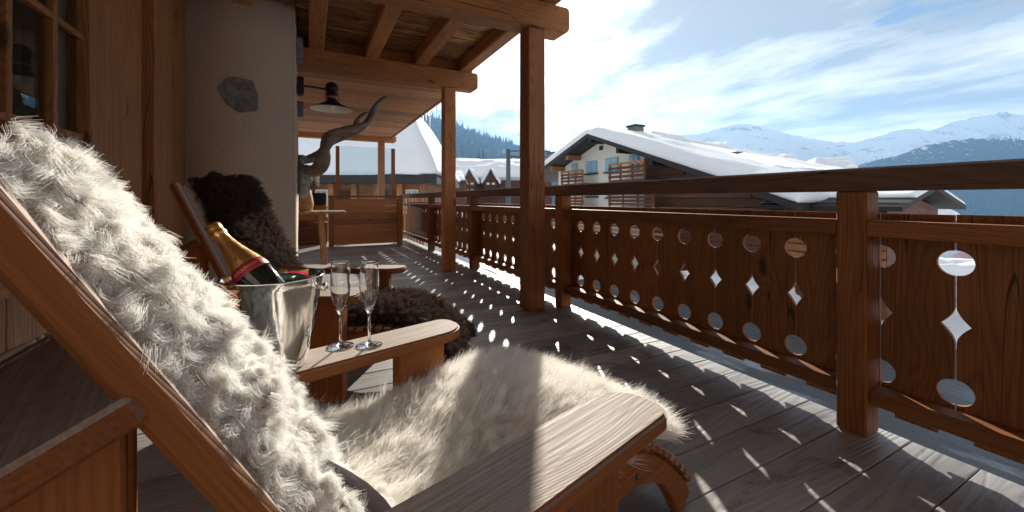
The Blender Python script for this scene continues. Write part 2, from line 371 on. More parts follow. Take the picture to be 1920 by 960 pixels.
def board_poly(w, ltop=True, rtop=True, zt=.867, zb=.080):
    """outline (height, across): half circles and half stars cut from both long edges, stepped foot"""
    zc1, zs, zc2, rr, sh, sw = .6975, .480, .2445, .0445, .062, .036
    def edge(sgn, cut):
        h = w/2; pts = [(zb+.042, h-.0), ]
        if cut:
            for k in range(0, 13): t = math.pi*k/12; pts.append((zc2 - rr*math.cos(t), h - rr*math.sin(t)))
            n = 5
            for k in range(n+1):   # concave sided star: lower half then upper half
                t = k/n; pts.append((zs-sh + sh*t, h - sw*(t**1.7)))
            for k in range(1, n+1):
                t = 1-k/n; pts.append((zs + sh*(1-t), h - sw*(t**1.7)))
            for k in range(0, 13): t = math.pi*k/12; pts.append((zc1 - rr*math.cos(t), h - rr*math.sin(t)))
        pts.append((zt, h))
        return [(z, sgn*y) for z, y in pts]
    lo = edge(1, rtop); hi = edge(-1, ltop)[::-1]
    foot = [(zb+.042, -w*.5), (zb+.042, -w*.43), (zb+.020, -w*.42), (zb+.020, -w*.30), (zb, -w*.29), (zb, w*.29), (zb+.020, w*.30), (zb+.020, w*.42), (zb+.042, w*.43)]
    poly = lo + hi[:-1] + foot
    return poly
BC = {}
def add_board(yc, w, cut=(True, True)):
    k = (round(w, 4), cut)
    if k not in BC: BC[k] = prism_mesh('board', board_poly(w, *cut), .017, M_RAIL)
    # local X -> world Z, local Y -> world Y
    M = Matrix(((0, 0, -1, 2.026), (0, 1, 0, yc), (1, 0, 0, random.uniform(-.002, .002)), (0, 0, 0, 1)))
    link('board', BC[k], M, rail)
P_ = .2058
b0 = [.5385 + P_ - P_*k for k in range(0, 14)][::-1]
bounds = [(a, b) for a, b in zip(b0, b0[1:])] + [(.744, .848)]
c0 = [.848 + P_*k for k in range(11)]; bounds += list(zip(c0, c0[1:]))
c1 = [2.906 + .2073*k for k in range(0, 33)]; bounds += list(zip(c1, c1[1:]))
for a, b in bounds:
    if b > 9.45: continue
    add_board((a+b)/2, (b-a)-.0055, (True, True) if b-a > .15 else (False, False))

# ------------------------------------------------------------------ porch roof: posts, beams, rafters, boards
porch = thing('porch_roof', (1.68, 4, 0), 'timber porch roof on square posts with rough slab ceiling', 'porch roof')
for (x, y, s) in ((1.685, 2.93, .16), (1.60, 4.94, .15), (1.60, 10.3, .15)):
    bx('post', (x-s/2, y-s/2, .001), (x+s/2, y+s/2, 2.345), M_POST, porch, axis=2, bev=.008)
def cross_beam(y, z0, z1, x1, w):
    r = .055; h = z1-z0; n = 6
    poly = [(-1.6, z0)] + [(x1-r+r*math.sin(t), z0+r-r*math.cos(t)) for t in [k*math.pi/2/n for k in range(n+1)]] + [(x1-r*.6+r*.6*math.cos(t), z1-r*.6+r*.6*math.sin(t)) for t in [k*math.pi/2/n for k in range(n+1)]] + [(-1.6, z1)]
    me = prism_mesh('crossbeam', [(px_, z) for px_, z in poly], w, M_BEAM, .006)
    link('crossbeam', me, Matrix(((1, 0, 0, 0), (0, 0, -1, y), (0, 1, 0, 0), (0, 0, 0, 1))), porch)
cross_beam(2.93, 2.345, 2.565, 2.0, .20)
cross_beam(4.94, 2.345, 2.565, 1.97, .19)
cross_beam(10.3, 2.345, 2.50, 1.95, .18)
cross_beam(.85, 2.345, 2.565, 2.0, .20); cross_beam(-1.2, 2.345, 2.565, 2.0, .20)
for x in (-.50, .07, .65, 1.22, 1.80):
    bx('rafter', (x-.075, -2.4, 2.567), (x+.075, 5.02, 2.725), M_BEAM, porch, axis=1, bev=.012)
y = -2.4
while y < 5.0:                       # rough waney slabs, uneven and gapped
    w = random.uniform(.09, .17); z = 2.727 + random.uniform(0, .014)
    n = 14; xa, xb = -1.6, 1.97 + random.uniform(-.04, .05); e1 = [random.uniform(-.010, .010) for _ in range(n)]; e2 = [random.uniform(-.010, .010) for _ in range(n)]
    poly = [(xa+(xb-xa)*i/(n-1), -w/2+e1[i]) for i in range(n)] + [(xa+(xb-xa)*i/(n-1), w/2+e2[i]) for i in range(n)][::-1]
    link('ceiling_slab', prism_mesh('ceiling_slab', poly, .022, M_CEIL), T(0, y+w/2, z+.011), porch)
    y += w + random.uniform(-.004, .006)
bx('roof_deck', (-1.6, -2.4, 2.79), (2.05, 5.05, 2.83), M_BEAM, porch, axis=0)
bx('end_board', (-1.6, 5.022, 2.567), (1.96, 5.049, 2.789), M_BEAM, porch, axis=0)
# lower ceiling beyond the second post
bx('ceiling_trim', (-1.6, 5.12, 2.40), (1.70, 5.22, 2.50), M_BEAM, porch, axis=0, bev=.006)
y = 5.22
while y < 10.4:
    w = .132
    bx('ceiling_board', (-1.6, y+.0015, 2.452+random.uniform(0, .004)), (1.80, y+w-.0015, 2.476), M_PANEL, porch, axis=0, bev=.004); y += w
bx('roof_edge', (1.803, 5.1, 2.44), (1.85, 10.45, 2.62), M_BEAM, porch, axis=1)
bx('roof_deck', (-1.6, 5.07, 2.51), (1.80, 10.45, 2.60), M_BEAM, porch, axis=0)
def slab_snow(name, parent, quad, t, nx=24, ny=12, amp=.05, seed=0, mat=None, **kw):
    """quad: four corners a,b,c,d (a-b one edge, d-c the opposite); snow of thickness t with rounded rims"""
    a, b, c, d = [Vector(q) for q in quad]; nrm = (b-a).cross(d-a).normalized()
    if nrm.z < 0: nrm = -nrm
    lx, ly = (b-a).length, (d-a).length; v, f = [], []
    def prof(q, l):
        e = min(q, 1-q)*l; return min(1.0, math.sqrt(max(0, 1-(1-min(e/(t*1.1), 1))**2)))
    for j_ in range(ny+1):
        tj = j_/ny; tj = tj if True else tj
        for i in range(nx+1):
            ti = i/nx
            # crowd rows toward the rims so that they round off
            si = .5-.5*math.cos(math.pi*ti); sj = .5-.5*math.cos(math.pi*tj)
            p = a.lerp(b, si).lerp(d.lerp(c, si), sj)
            h = t*prof(si, lx)*prof(sj, ly)
            h += amp*h/t*mnoise.noise(Vector((p.x*.7+seed, p.y*.7, p.z*.7)))
            v.append(p + nrm*h)
    for j_ in range(ny):
        for i in range(nx): q = j_*(nx+1)+i; f.append((q, q+1, q+nx+2, q+nx+1))
    o0 = len(v); ring = [i for i in range(nx+1)] + [j_*(nx+1)+nx for j_ in range(1, ny+1)] + [ny*(nx+1)+i for i in range(nx-1, -1, -1)] + [j_*(nx+1) for j_ in range(ny-1, 0, -1)]
    f.append(tuple(ring)[::-1])
    return link(name, pyd(name, v, f, mat or M_SNOW, True), None, parent, **kw)
slab_snow('roof_snow', porch, [(-1.6, -2.4, 2.84), (2.1, -2.4, 2.84), (2.1, 5.05, 2.84), (-1.6, 5.05, 2.84)], .4)
slab_snow('roof_snow', porch, [(-1.6, 5.06, 2.63), (1.88, 5.06, 2.63), (1.88, 10.5, 2.63), (-1.6, 10.5, 2.63)], .35)
# icicles on the far roof edge
for i, (yy, l) in enumerate(((6.35, .20), (6.7, .34), (6.95, .16), (7.15, .26), (7.6, .14))):
    me = lathe_mesh('icicle', [(0.0, -l), (.006, -l*.8), (.011, -l*.4), (.02, 0)], M_GLASS, 8)
    link('icicle', me, T(1.845, yy, 2.45), None, ('first icicle of the row, nearest the second porch post', 'longest icicle in the row on the far roof edge', 'short icicle just beyond the longest one', 'second longest icicle of the row on the roof edge', 'shortest icicle, last of the row on the roof edge')[i], 'icicle', 'icicles on the porch roof edge')

# ------------------------------------------------------------------ house wall at the left
house = thing('chalet_wall', (-1.2, 3, 0), 'timber and stucco house wall with a glazed window along the balcony', 'house wall')
XW = -.90
for (a, b) in ((2.56, 2.86), (2.862, 3.16)):
    bx('wall_board', (XW-.06, a, .0), (XW, b-.002, 2.72), M_WALL, house, axis=2)
bx('groove', (XW-.16, 3.16, 0), (XW-.10, 3.25, 2.72), M_DARK, house, axis=2)
bx('corner_post', (XW-.14, 3.25, .0), (XW+.045, 3.58, 2.72), M_WALL, house, axis=2, bev=.012)
bx('corner_post', (XW-.14, 3.582, .0), (XW+.02, 4.02, 2.72), M_WALL, house, axis=2, bev=.012)
for k in range(9):    # boards under the window and on past the camera
    a = 2.55-.30*(k+1)
    bx('wall_board', (XW-.06, a+.002, 0), (XW, a+.298, .60), M_WALL, house, axis=2)
for k in range(5, 9):
    a = 2.55-.30*(k+1); bx('wall_board', (XW-.06, a+.002, .602), (XW, a+.298, 2.72), M_WALL, house, axis=2)
bx('wall_board', (XW-.06, 1.05, 2.62), (XW, 2.558, 2.72), M_WALL, house, axis=1)
win = bx('window', (XW-.05, 2.44, .605), (XW+.03, 2.556, 2.618), M_WALL, house, axis=2, label='right stile of the window frame')
bx('stile', (XW-.05, 1.055, .605), (XW+.03, 1.15, 2.618), M_WALL, win, axis=2)
bx('sill', (XW-.05, 1.151, .605), (XW+.05, 2.439, .67), M_WALL, win, axis=1)
bx('head', (XW-.05, 1.151, 2.55), (XW+.03, 2.439, 2.617), M_WALL, win, axis=1)
YV = [1.95-.005, 2.217, 1.68, 1.41]; ZH = [.97-.22, 1.195, 1.64, 2.085]
for yv in YV: bx('muntin', (XW-.03, yv-.014, .672), (XW+.012, yv+.014, 2.548), M_WALL, win, axis=2)
ys = sorted(YV) ; edges = [1.151] + [v for yv in ys for v in (yv-.0145, yv+.0145)] + [2.439]
for zh in ZH:
    for k in range(0, len(edges), 2):
        bx('muntin', (XW-.028, edges[k], zh-.014), (XW+.010, edges[k+1], zh+.014), M_WALL, win, axis=1)
zs_ = [.672] + [v for zh in ZH for v in (zh-.0145, zh+.0145)] + [2.548]
for k in range(0, len(edges), 2):
    for q in range(0, len(zs_), 2):
        bx('pane', (XW-.016, edges[k]-.004, zs_[q]-.004), (XW-.012, edges[k+1]+.004, zs_[q+1]+.004), M_PANE, win, bev=0)
# room behind the glass
bx('back_wall', (XW-1.6, .9, 0), (XW-1.5, 2.7, 2.7), M_CURT, house, bev=0)
bx('room_end', (XW-1.5, 2.7, 0), (XW-.08, 2.78, 2.7), M_CURT, house, bev=0)
v, f = [], []; n = 140
for i in range(n+1):
    yy = 1.15+1.35*i/n; dx = .028*math.sin(yy*62+1.3*math.sin(yy*9)) + .01*math.sin(yy*23)
    v += [(XW-.13+dx, yy, .3), (XW-.13+dx, yy, 2.66)]
for i in range(n): f.append((2*i, 2*i+2, 2*i+3, 2*i+1))
cur = link('curtain', pyd('curtain', v, f, M_CURT, True), None, None, 'dark brown pleated curtain behind the window panes', 'curtain')
for k in range(12):   # unseen wall added behind the viewer to cut the ambient light
    bx('shade_wall_board', (-1.6+k*.305, -2.46, 0), (-1.6+k*.305+.303, -2.41, 2.72), M_WALL, house, axis=2)
# stucco pillar
def stucco_block():
    bm = bmesh.new(); bmesh.ops.create_cube(bm, size=1.0)
    bmesh.ops.scale(bm, vec=(.95, 1.37, 2.72), verts=bm.verts)
    bmesh.ops.bevel(bm, geom=[e for e in bm.edges if abs(e.verts[0].co.z-e.verts[1].co.z) > 1], offset=.03, segments=4, affect='EDGES')
    bmesh.ops.subdivide_edges(bm, edges=[e for e in bm.edges if abs(e.verts[0].co.z-e.verts[1].co.z) > 1], cuts=24)
    for v_ in bm.verts: 
        d_ = mnoise.noise(v_.co*3.1)*.008; v_.co.x += d_; v_.co.y += d_*.8
    return mesh_of('stucco_pillar', bm, M_STUCCO, True)
link('stucco_pillar', stucco_block(), T(-.113-.475, 4.03+.685, 1.36), house)
bx('inner_wall', (-1.6, 5.41, 0), (-1.5, 9.6, 2.5), M_WALL, house, axis=1)
def stone(poly, M, t):
    link('wall_stone', prism_mesh('wall_stone', poly, t, M_STONE, .006), M, house)
def poly_on_y(pts, Y): 
    q = [on_y(x, y_, Y) for x, y_ in pts]; cx = sum(p.x for p in q)/len(q); cz = sum(p.z for p in q)/len(q)
    return [(p.x-cx, p.z-cz) for p in q], cx, cz
pp, cx, cz = poly_on_y([(406, 165), (424, 146), (440, 143), (474, 151), (484, 178), (484, 208), (448, 211), (424, 194)], 4.02)
stone(pp[::-1], Matrix(((1, 0, 0, cx), (0, 0, 1, 4.044), (0, 1, 0, cz), (0, 0, 0, 1))), .05)
blob = [(.14*math.cos(t)*random.uniform(.75, 1.1), .11*math.sin(t)*random.uniform(.75, 1.1)) for t in [k*2*math.pi/9 for k in range(9)]]
for (yy, zz, sc) in ((4.5, 2.42, 1.2), (5.0, 1.93, .8)):
    stone([(a*sc, b*sc) for a, b in blob], Matrix(((0, 0, 1, -.10), (1, 0, 0, yy), (0, 1, 0, zz), (0, 0, 0, 1))), .09)

# ------------------------------------------------------------------ chairs
BV = Vector((-.478, 0, .878)).normalized()          # along the back, upward
BN = Vector((.878, 0, .478)).normalized()           # out of the back
BO = Vector((-.666, 0, .5576))
def back_pt(z, off=0.0, y=0.0):
    return BO + BV*((z-BO.z)/BV.z) + BN*off + Vector((0, y, 0))
SEAT = [(-.52, .235), (-.40, .255), (-.25, .278), (-.1, .300), (.03, .313), (.13, .305), (.217, .266), (.29, .215), (.36, .155), (.44, .070)]
def curve_eval(pts, n):
    P_0 = np.array(pts); d = np.r_[0, np.cumsum(np.hypot(*np.diff(P_0, axis=0).T))]; t = np.linspace(0, d[-1], n)
    x = np.interp(t, d, P_0[:, 0]); z = np.interp(t, d, P_0[:, 1]); k = np.ones(5)/5
    xs = np.r_[[x[0]]*2, x, [x[-1]]*2]; zs = np.r_[[z[0]]*2, z, [z[-1]]*2]
    return np.convolve(xs, k, 'valid'), np.convolve(zs, k, 'valid')
def arm_poly():
    w = .147; x0, x1 = -.74, .012; r1, r2 = .075, .045; n = 8; P = [(x0, -w/2)]
    P += [(x1-r2+r2*math.sin(t), -w/2+r2-r2*math.cos(t)) for t in [k*math.pi/2/n for k in range(n+1)]]
    P += [(x1-r1*1.3+r1*1.3*math.cos(t), w/2-r1+r1*math.sin(t)) for t in [k*math.pi/2/n for k in range(n+1)]]
    P += [(x0+.03, w/2), (x0, w/2-.03)]; return P
ARM = prism_mesh('armrest', arm_poly(), .034, M_CHAIR, .006)
ARM2 = prism_mesh('armrest', [(x, -y_) for x, y_ in arm_poly()][::-1], .034, M_CHAIR, .006)
def stringer_poly():
    x, z = curve_eval(SEAT, 30); top = [(a, b-.014) for a, b in zip(x, z)]
    bot = [(.445, .03), (.40, .0), (.365, .012), (.325, .075), (.285, .125), (.23, .165), (.15, .19), (.0, .20), (-.2, .175), (-.45, .11), (-.80, .002), (-.86, .002), (-.80, .05)]
    return top + bot
STR = prism_mesh('seat_side', stringer_poly(), .032, M_CHAIR, .004)
SL = .555
def slat_poly(L, w, r):
    n = 6; P = [(0, -w/2)] + [(L-r+r*math.sin(t), -w/2+r-r*math.cos(t)) for t in [k*math.pi/2/n for k in range(n+1)]] + [(L-r+r*math.cos(t), w/2-r+r*math.sin(t)) for t in [k*math.pi/2/n for k in range(n+1)]] + [(0, w/2)]
    return P
def make_chair(loc, ang, label):
    root = thing('lounge_chair', loc, label, 'chair', 'wooden lounge chairs on the deck', ang)
    F = WM[root.name]
    for s, me in ((-1, ARM), (1, ARM2)):
        a = link('armrest', me, F @ T(0, s*.3465, .483), root)
        bx('front_leg', (-.224, s*.32-.026, .001), (-.071, s*.32+.026, .4655), M_CHAIR, root, axis=2, F=F)
        link('seat_side', STR, F @ T(0, s*.245, 0) @ Matrix(((1, 0, 0, 0), (0, 0, -1, 0), (0, 1, 0, 0), (0, 0, 0, 1))), root)
        bx('rear_leg', (-.875, s*.236-.024, .001), (-.785, s*.236+.024, .700), M_CHAIR, root, axis=2, F=F)
        p0, p1 = back_pt(.10, -.008, s*.266), back_pt(1.0, -.008, s*.266)
        beam('back_rail', p0, p1, .034, .036, M_CHAIR, root, .006, BN, F)
        b = link('bolt', lathe_mesh('bolt', [(0, .004), (.006, .0035), (.008, 0), (0, 0)], M_GALV, 10), F @ T(.14, s*.262, .222) @ Matrix.Rotation(R(-90*s), 4, 'X'), root)
    # back slats
    p0 = back_pt(.235, -.0125); L = .86
    sm = prism_mesh('back_slat', slat_poly(L, .092, .03), .024, M_CHAIR, .006)
    for k in range(5):
        yy = -.199 + k*.0995
        o = back_pt(.235, -.0125, yy)
        M = Matrix(((BV.x, 0, BN.x, o.x), (0, 1, 0, o.y), (BV.z, 0, BN.z, o.z), (0, 0, 0, 1)))
        M[0][1], M[1][1], M[2][1] = 0, 1, 0
        link('back_slat', sm, F @ M, root)
    # sloping cap board that ties back rails to rear legs
    a = Vector((-.782, 0, .742)); b = Vector((-.965, 0, .655)); cdir = (b-a).normalized(); up = Vector((cdir.z, 0, -cdir.x)); up = up if up.z > 0 else -up
    M = frame(a+Vector((0, -.29, 0)), a+Vector((0, .29, 0)), up); M.translation = (a+b)/2 - up*.016
    link('rear_cap', box_mesh(.58, (b-a).length, .032, .005, M_CHAIR), F @ M, root)
    # seat slats following the curved sides
    x, z = curve_eval(SEAT, 200); d = np.r_[0, np.cumsum(np.hypot(np.diff(x), np.diff(z)))]
    s0 = .02
    while s0 < d[-1]-.02:
        i = np.searchsorted(d, s0); tx, tz = x[min(i+3, 199)]-x[max(i-3, 0)], z[min(i+3, 199)]-z[max(i-3, 0)]
        up = Vector((-tz, 0, tx)).normalized(); c = Vector((x[i], 0, z[i])) + up*.0
        beam('seat_slat', c+Vector((0, -.272, 0)), c+Vector((0, .272, 0)), .034, .024, M_CHAIR, root, .006, up, F); s0 += .043
    return root, F
UA = math.atan2(.265, .964)
chairA, FA = make_chair((.532, .966, 0), UA, 'near wooden lounge chair draped in white sheepskin, champagne bucket on its arm')
chairB, FB = make_chair((.36, 2.22, 0), math.atan2(-.469, .883), 'far wooden lounge chair draped in dark brown sheepskin by the stucco wall')

# ------------------------------------------------------------------ sheepskins
def fleece(surf, outline, F, parent, base_mat, hair_mat, n, length, seed, clumps=900, clump=.6, curl=.006, curl_n=3.0, flow=(0, 0, 0), lay=.5, rad=.0008, K=7, hide_name='hide', wave=.25, gx=40, gy=40, grav=.0, puff=.01, ltaper=0.0, jit_=.10):
    """surf(s,t)->(pos,normal) arrays; outline(s,t)->bool keeps the skin's ragged shape"""
    rg = np.random.default_rng(seed)
    # hide
    ss, tt = np.meshgrid(np.linspace(0, 1, gx), np.linspace(0, 1, gy), indexing='ij')
    p, nr = surf(ss.ravel(), tt.ravel()); p = p + nr*puff; keep = outline(ss.ravel(), tt.ravel()).reshape(gx, gy)
    f = []
    for i in range(gx-1):
        for j_ in range(gy-1):
            if keep[i, j_] and keep[i+1, j_] and keep[i, j_+1] and keep[i+1, j_+1]:
                f.append((i*gy+j_, (i+1)*gy+j_, (i+1)*gy+j_+1, i*gy+j_+1))
    me = pyd(hide_name, [tuple(q) for q in p], f, base_mat, True)
    hide = link(hide_name, me, F, parent)
    # strands
    def sample(m):
        s_, t_ = rg.random(m*2), rg.random(m*2); k = outline(s_, t_); return s_[k][:m], t_[k][:m]
    s_, t_ = sample(n); P0, N0 = surf(s_, t_); m = len(s_)
    cs, ct = sample(clumps); CP, CN = surf(cs, ct)
    # nearest clump
    idx = np.empty(m, int)
    kd = KDTree(len(CP))
    for i in range(len(CP)): kd.insert(CP[i], i)
    kd.balance(); find = kd.find
    for i, q in enumerate(P0.tolist()): idx[i] = find(q)[1]
    fl = np.array(flow, float)
    cdir = CN + fl*lay + rg.normal(0, wave, CP.shape); cdir /= np.linalg.norm(cdir, axis=1)[:, None]
    clen = length*rg.uniform(.7, 1.2, len(cs))*(1-ltaper*cs)
    t = np.linspace(0, 1, K)
    ph = rg.random(len(cs))*6.28; ax = np.cross(cdir, rg.normal(0, 1, cdir.shape)); ax /= np.linalg.norm(ax, axis=1)[:, None]; ay = np.cross(cdir, ax)
    tang = fl[None] - (CN*fl[None]).sum(1)[:, None]*CN
    bend = tang*lay*.8 + rg.normal(0, wave*.7, CP.shape)
    CC = CP[:, None] + cdir[:, None]*(clen[:, None]*t)[..., None] + bend[:, None]*(clen[:, None]*t**2)[..., None]*.7
    CC[..., 2] -= grav*length*t**2
    ang = ph[:, None] + 6.28*curl_n*t
    CC += (ax[:, None]*np.cos(ang)[..., None] + ay[:, None]*np.sin(ang)[..., None])*(curl*t**.7)[None, :, None]
    own = P0[:, None] + (CC[idx] - CP[idx][:, None])
    w = (clump*t**1.3)[None, :, None]
    pts = own*(1-w) + CC[idx]*w
    jit = rg.normal(0, 1, (m, 1, 3))*length*jit_*(t**1.5)[None, :, None] + rg.normal(0, 1, (m, K, 3))*length*.018*t[None, :, None]
    pts = pts + jit
    lf = rg.uniform(.75, 1.08, m); pts = P0[:, None] + (pts-P0[:, None])*lf[:, None, None]
    hc = bpy.data.hair_curves.new('fleece'); hc.add_curves([K]*m)
    hc.attributes['position'].data.foreach_set('vector', pts.astype(np.float32).ravel())
    ra = hc.attributes.get('radius') or hc.attributes.new('radius', 'FLOAT', 'POINT')
    ra.data.foreach_set('value', (np.tile(rad*(1-.75*t**2), m)*np.repeat(rg.uniform(.7, 1.2, m), K)).astype(np.float32))
    hc.materials.append(hair_mat)
    link('fleece', hc, F, parent)
    return hide
def noise1(x, f_, seed):
    return np.array([mnoise.noise(Vector((float(v_)*f_, seed, .5))) for v_ in np.atleast_1d(x)])
def billow(a, b, seed):
    out = np.zeros(len(a))
    for sc_, am in ((17.0, .65), (34.0, .35)):
        out += am*np.array([1-mnoise.voronoi(Vector((x_*sc_, y_*sc_, seed)))[0][0]*1.25 for x_, y_ in zip(a.tolist(), b.tolist())])
    return np.clip(out, 0, 1)
def back_surf(z0, z1, y0, y1, th, seed, taper=.0, bil=0.0, ex=4):
    O = np.array(BO); V_ = np.array(BV); N_ = np.array(BN)
    def f(s, t):
        z = z0 + (z1-z0)*s; y_ = y0 + (y1-y0)*t
        off = th*(1-taper*s)*(1-(2*np.abs(t-.5))**ex)*(.75+.25*np.sin(s*9+t*4+seed)) + .006 + .03*np.clip(s*10, 0, 1)*0
        off = off + .045*np.clip(1-s*4.5, 0, 1)**2
        if bil: off = off + bil*billow(z, y_, seed)*(1-.35*s)
        off = off*np.sqrt(np.clip((t-.008)/.09, 0, 1))*np.sqrt(np.clip((.992-t)/.09, 0, 1)) + .001
        p = O[None] + V_[None]*((z-BO.z)/BV.z)[:, None] + N_[None]*off[:, None]; p[:, 1] = y_
        g = np.sign(t-.5)*(2*np.abs(t-.5))**5*1.3
        n_ = N_[None] + np.stack([0*g, g, 0*g], 1); n_ = n_/np.linalg.norm(n_, axis=1)[:, None]
        return p, n_
    return f
def ragged(seed, a=.06):
    ph = np.random.default_rng(seed).random(8)*6.28
    def o(s, t):
        w = a*(.5+.5*np.sin(s*7+ph[0])*np.sin(s*17+ph[1])); w2 = a*(.5+.5*np.sin(s*6+ph[2])*np.sin(s*19+ph[3]))
        h = a*(.5+.5*np.sin(t*6+ph[4])*np.sin(t*15+ph[5])); h2 = a*(.5+.5*np.sin(t*8+ph[6])*np.sin(t*21+ph[7]))
        return (t > w) & (t < 1-w2) & (s > h) & (s < 1-h2)
    return o
def seat_surf(pts, y0, y1, th, seed, hump=0.0):
    X, Z = curve_eval(pts, 120); dX = np.gradient(X); dZ = np.gradient(Z); ln = np.hypot(dX, dZ); NX, NZ = -dZ/ln, dX/ln; S = np.linspace(0, 1, 120)
    def f(s, t):
        nx, nz = np.interp(s, S, NX), np.interp(s, S, NZ); off = .016 + th*(1-(2*np.abs(t-.5))**4)*(.8+.2*np.sin(s*7+t*5+seed)) + hump*np.exp(-((s-.55)/.22)**2)*(1-(2*np.abs(t-.5))**2)
        p = np.stack([np.interp(s, S, X)+nx*off, y0+(y1-y0)*t, np.interp(s, S, Z)+nz*off], 1)
        g = np.sign(t-.5)*(2*np.abs(t-.5))**3*.6
        n_ = np.stack([nx, g, nz], 1); n_ /= np.linalg.norm(n_, axis=1)[:, None]; return p, n_
    return f
sk = thing('sheepskin', FA @ Vector((-.7, 0, .62)), 'fluffy white sheepskin hung over the near chair back', 'sheepskin', 'sheepskins on the chairs')
fleece(back_surf(.24, .968, -.249, .285, .062, 1, .74, .056, 10), ragged(1, .004), FA, sk, M_WOOLB, M_WOOL, 420000, .023, 11, clumps=7000, clump=.34, curl=.008, curl_n=1.3, flow=tuple(-BV), lay=.45, wave=.6, jit_=.15, rad=.00036, K=6, grav=.15, ltaper=.1, gx=150, gy=130, puff=.003)
# turned-up corner of the hide, wool underneath
cv = []; cf = []
A0 = back_pt(.44, .05, -.165); 
for i in range(7):
    for j_ in range(6):
        q = i/6; r_ = j_/5
        p = back_pt(.30+.20*q, .035+.055*r_*(1-.4*q)+.02*math.sin(q*3), -.15-.055*r_*(1-q*.3)+.02*q)
        cv.append(tuple(p))
for i in range(6):
    for j_ in range(5): a = i*6+j_; cf.append((a, a+6, a+7, a+1))
link('hide_corner', pyd('hide_corner', cv, cf, M_LEATHER, True), FA, sk, label='bare grey leather corner of the hide')
sk2 = thing('sheepskin', FA @ Vector((-.1, 0, .31)), 'long-haired cream sheepskin spread over the near chair seat', 'sheepskin', 'sheepskins on the chairs')
WS = [(-.55, .31), (-.42, .285), (-.25, .29), (-.1, .31), (.03, .325), (.13, .315), (.205, .283), (.245, .256), (.262, .24)]
fleece(seat_surf(WS, -.285, .30, .03, 2, .03), ragged(5, .05), FA, sk2, M_WOOLB, M_WOOLS, 260000, .068, 12, clumps=8000, clump=.3, curl=.003, curl_n=1.3, flow=(.55, -.25, 0), lay=.75, wave=.28, jit_=.14, rad=.00042, K=7, grav=.25)
sk3 = thing('sheepskin', FB @ Vector((-.7, 0, .62)), 'dark brown sheepskin hung over the far chair back', 'sheepskin', 'sheepskins on the chairs')
fleece(back_surf(.28, 1.04, -.20, .27, .05, 3), ragged(8, .05), FB, sk3, M_BROWNB, M_BROWN, 90000, .042, 13, clumps=4000, clump=.25, curl=.003, curl_n=1.5, flow=tuple(-BV), lay=.3, wave=.3, rad=.0007, K=5)
sk4 = thing('sheepskin', FB @ Vector((-.1, 0, .31)), 'dark brown sheepskin spread over the far chair seat and front', 'sheepskin', 'sheepskins on the chairs')
fleece(seat_surf(SEAT[:-1]+[(.42, .10)], -.27, .27, .045, 4, .02), ragged(9, .05), FB, sk4, M_BROWNB, M_BROWN, 100000, .040, 14, clumps=4000, clump=.22, curl=.003, curl_n=1.5, flow=(.5, 0, -.3), lay=.4, wave=.3, rad=.0007, K=5)

# ------------------------------------------------------------------ bucket, bottle, flutes on the far arm
bpos = FA @ Vector((-.535, .352, .5005))
bk = thing('champagne_bucket', bpos, 'polished steel champagne bucket standing on the near chair arm', 'bucket')
prof = [(0, .004), (.062, .004), (.066, 0), (.070, .002), (.074, .012), (.092, .10), (.108, .205), (.1125, .2235), (.1155, .226), (.1155, .229), (.1125, .2295), (.1095, .226), (.1055, .205), (.0895, .10), (.0715, .014), (.066, .008), (0, .008)]
link('bowl', lathe_mesh('bowl', prof, M_STEEL, 96), T(*bpos), bk)
for s in (1, -1):
    dirv = Vector((CY, -SY, 0))*s
    M = Matrix.Translation(bpos+dirv*.106+Vector((0, 0, .20))) @ dirv.to_track_quat('Z', 'Y').to_matrix().to_4x4()
    link('handle_knob', lathe_mesh('handle_knob', [(0, -.004), (.006, -.004), (.005, .008), (.010, .014), (.0105, .020), (.006, .026), (0, .027)], M_STEEL, 20), M, bk)
Rv = Vector((CY, -SY, 0)); Fv = Vector((SY, CY, 0))
ptA = at(486, 527, 1.005); axis = (Rv*-.122 + Vector((0, 0, .130)) + Fv*.012).normalized()
tip = ptA + axis*.190
bo = thing('champagne_bottle', tip-axis*.30, 'gold-foiled champagne bottle leaning in the steel bucket', 'bottle')
zx = axis; xx = (Rv - zx*Rv.dot(zx)).normalized(); yx = zx.cross(xx)
MB_ = Matrix((xx, yx, zx)).transposed().to_4x4(); MB_.translation = tip-axis*.30
link('glass_body', lathe_mesh('glass_body', [(0, .006), (.03, .002), (.041, 0), (.0435, .006), (.0435, .125), (.042, .145), (.036, .17), (.028, .195), (.021, .222), (.0165, .25), (.0145, .28), (0, .281)], M_BOTTLE, 48), MB_, bo)
fo = link('foil', lathe_mesh('foil', [(.0403, .154), (.0372, .167), (.0332, .1805), (.0287, .195), (.0217, .222), (.0175, .245), (.0158, .262), (.0172, .266), (.0185, .270), (.0178, .276), (.0168, .279), (.0178, .284), (.0182, .292), (.0172, .298), (.012, .3015), (0, .302)], M_FOIL, 48), MB_, bo)
link('wire_ring', lathe_mesh('wire_ring', [(.0178, .2655), (.0192, .2665), (.0178, .2675)], M_FOIL, 32), MB_, fo)
def nr(z): return np.interp(z, [.125, .145, .17, .195, .222], [.0435, .042, .036, .028, .021])
bandp = [(float(nr(z))+.0012, z) for z in np.linspace(.130, .157, 6)]
link('neck_label', lathe_mesh('neck_label', [(bandp[0][0]-.001, bandp[0][1])]+bandp+[(bandp[-1][0]-.001, bandp[-1][1])], M_RED, 48), MB_, bo)
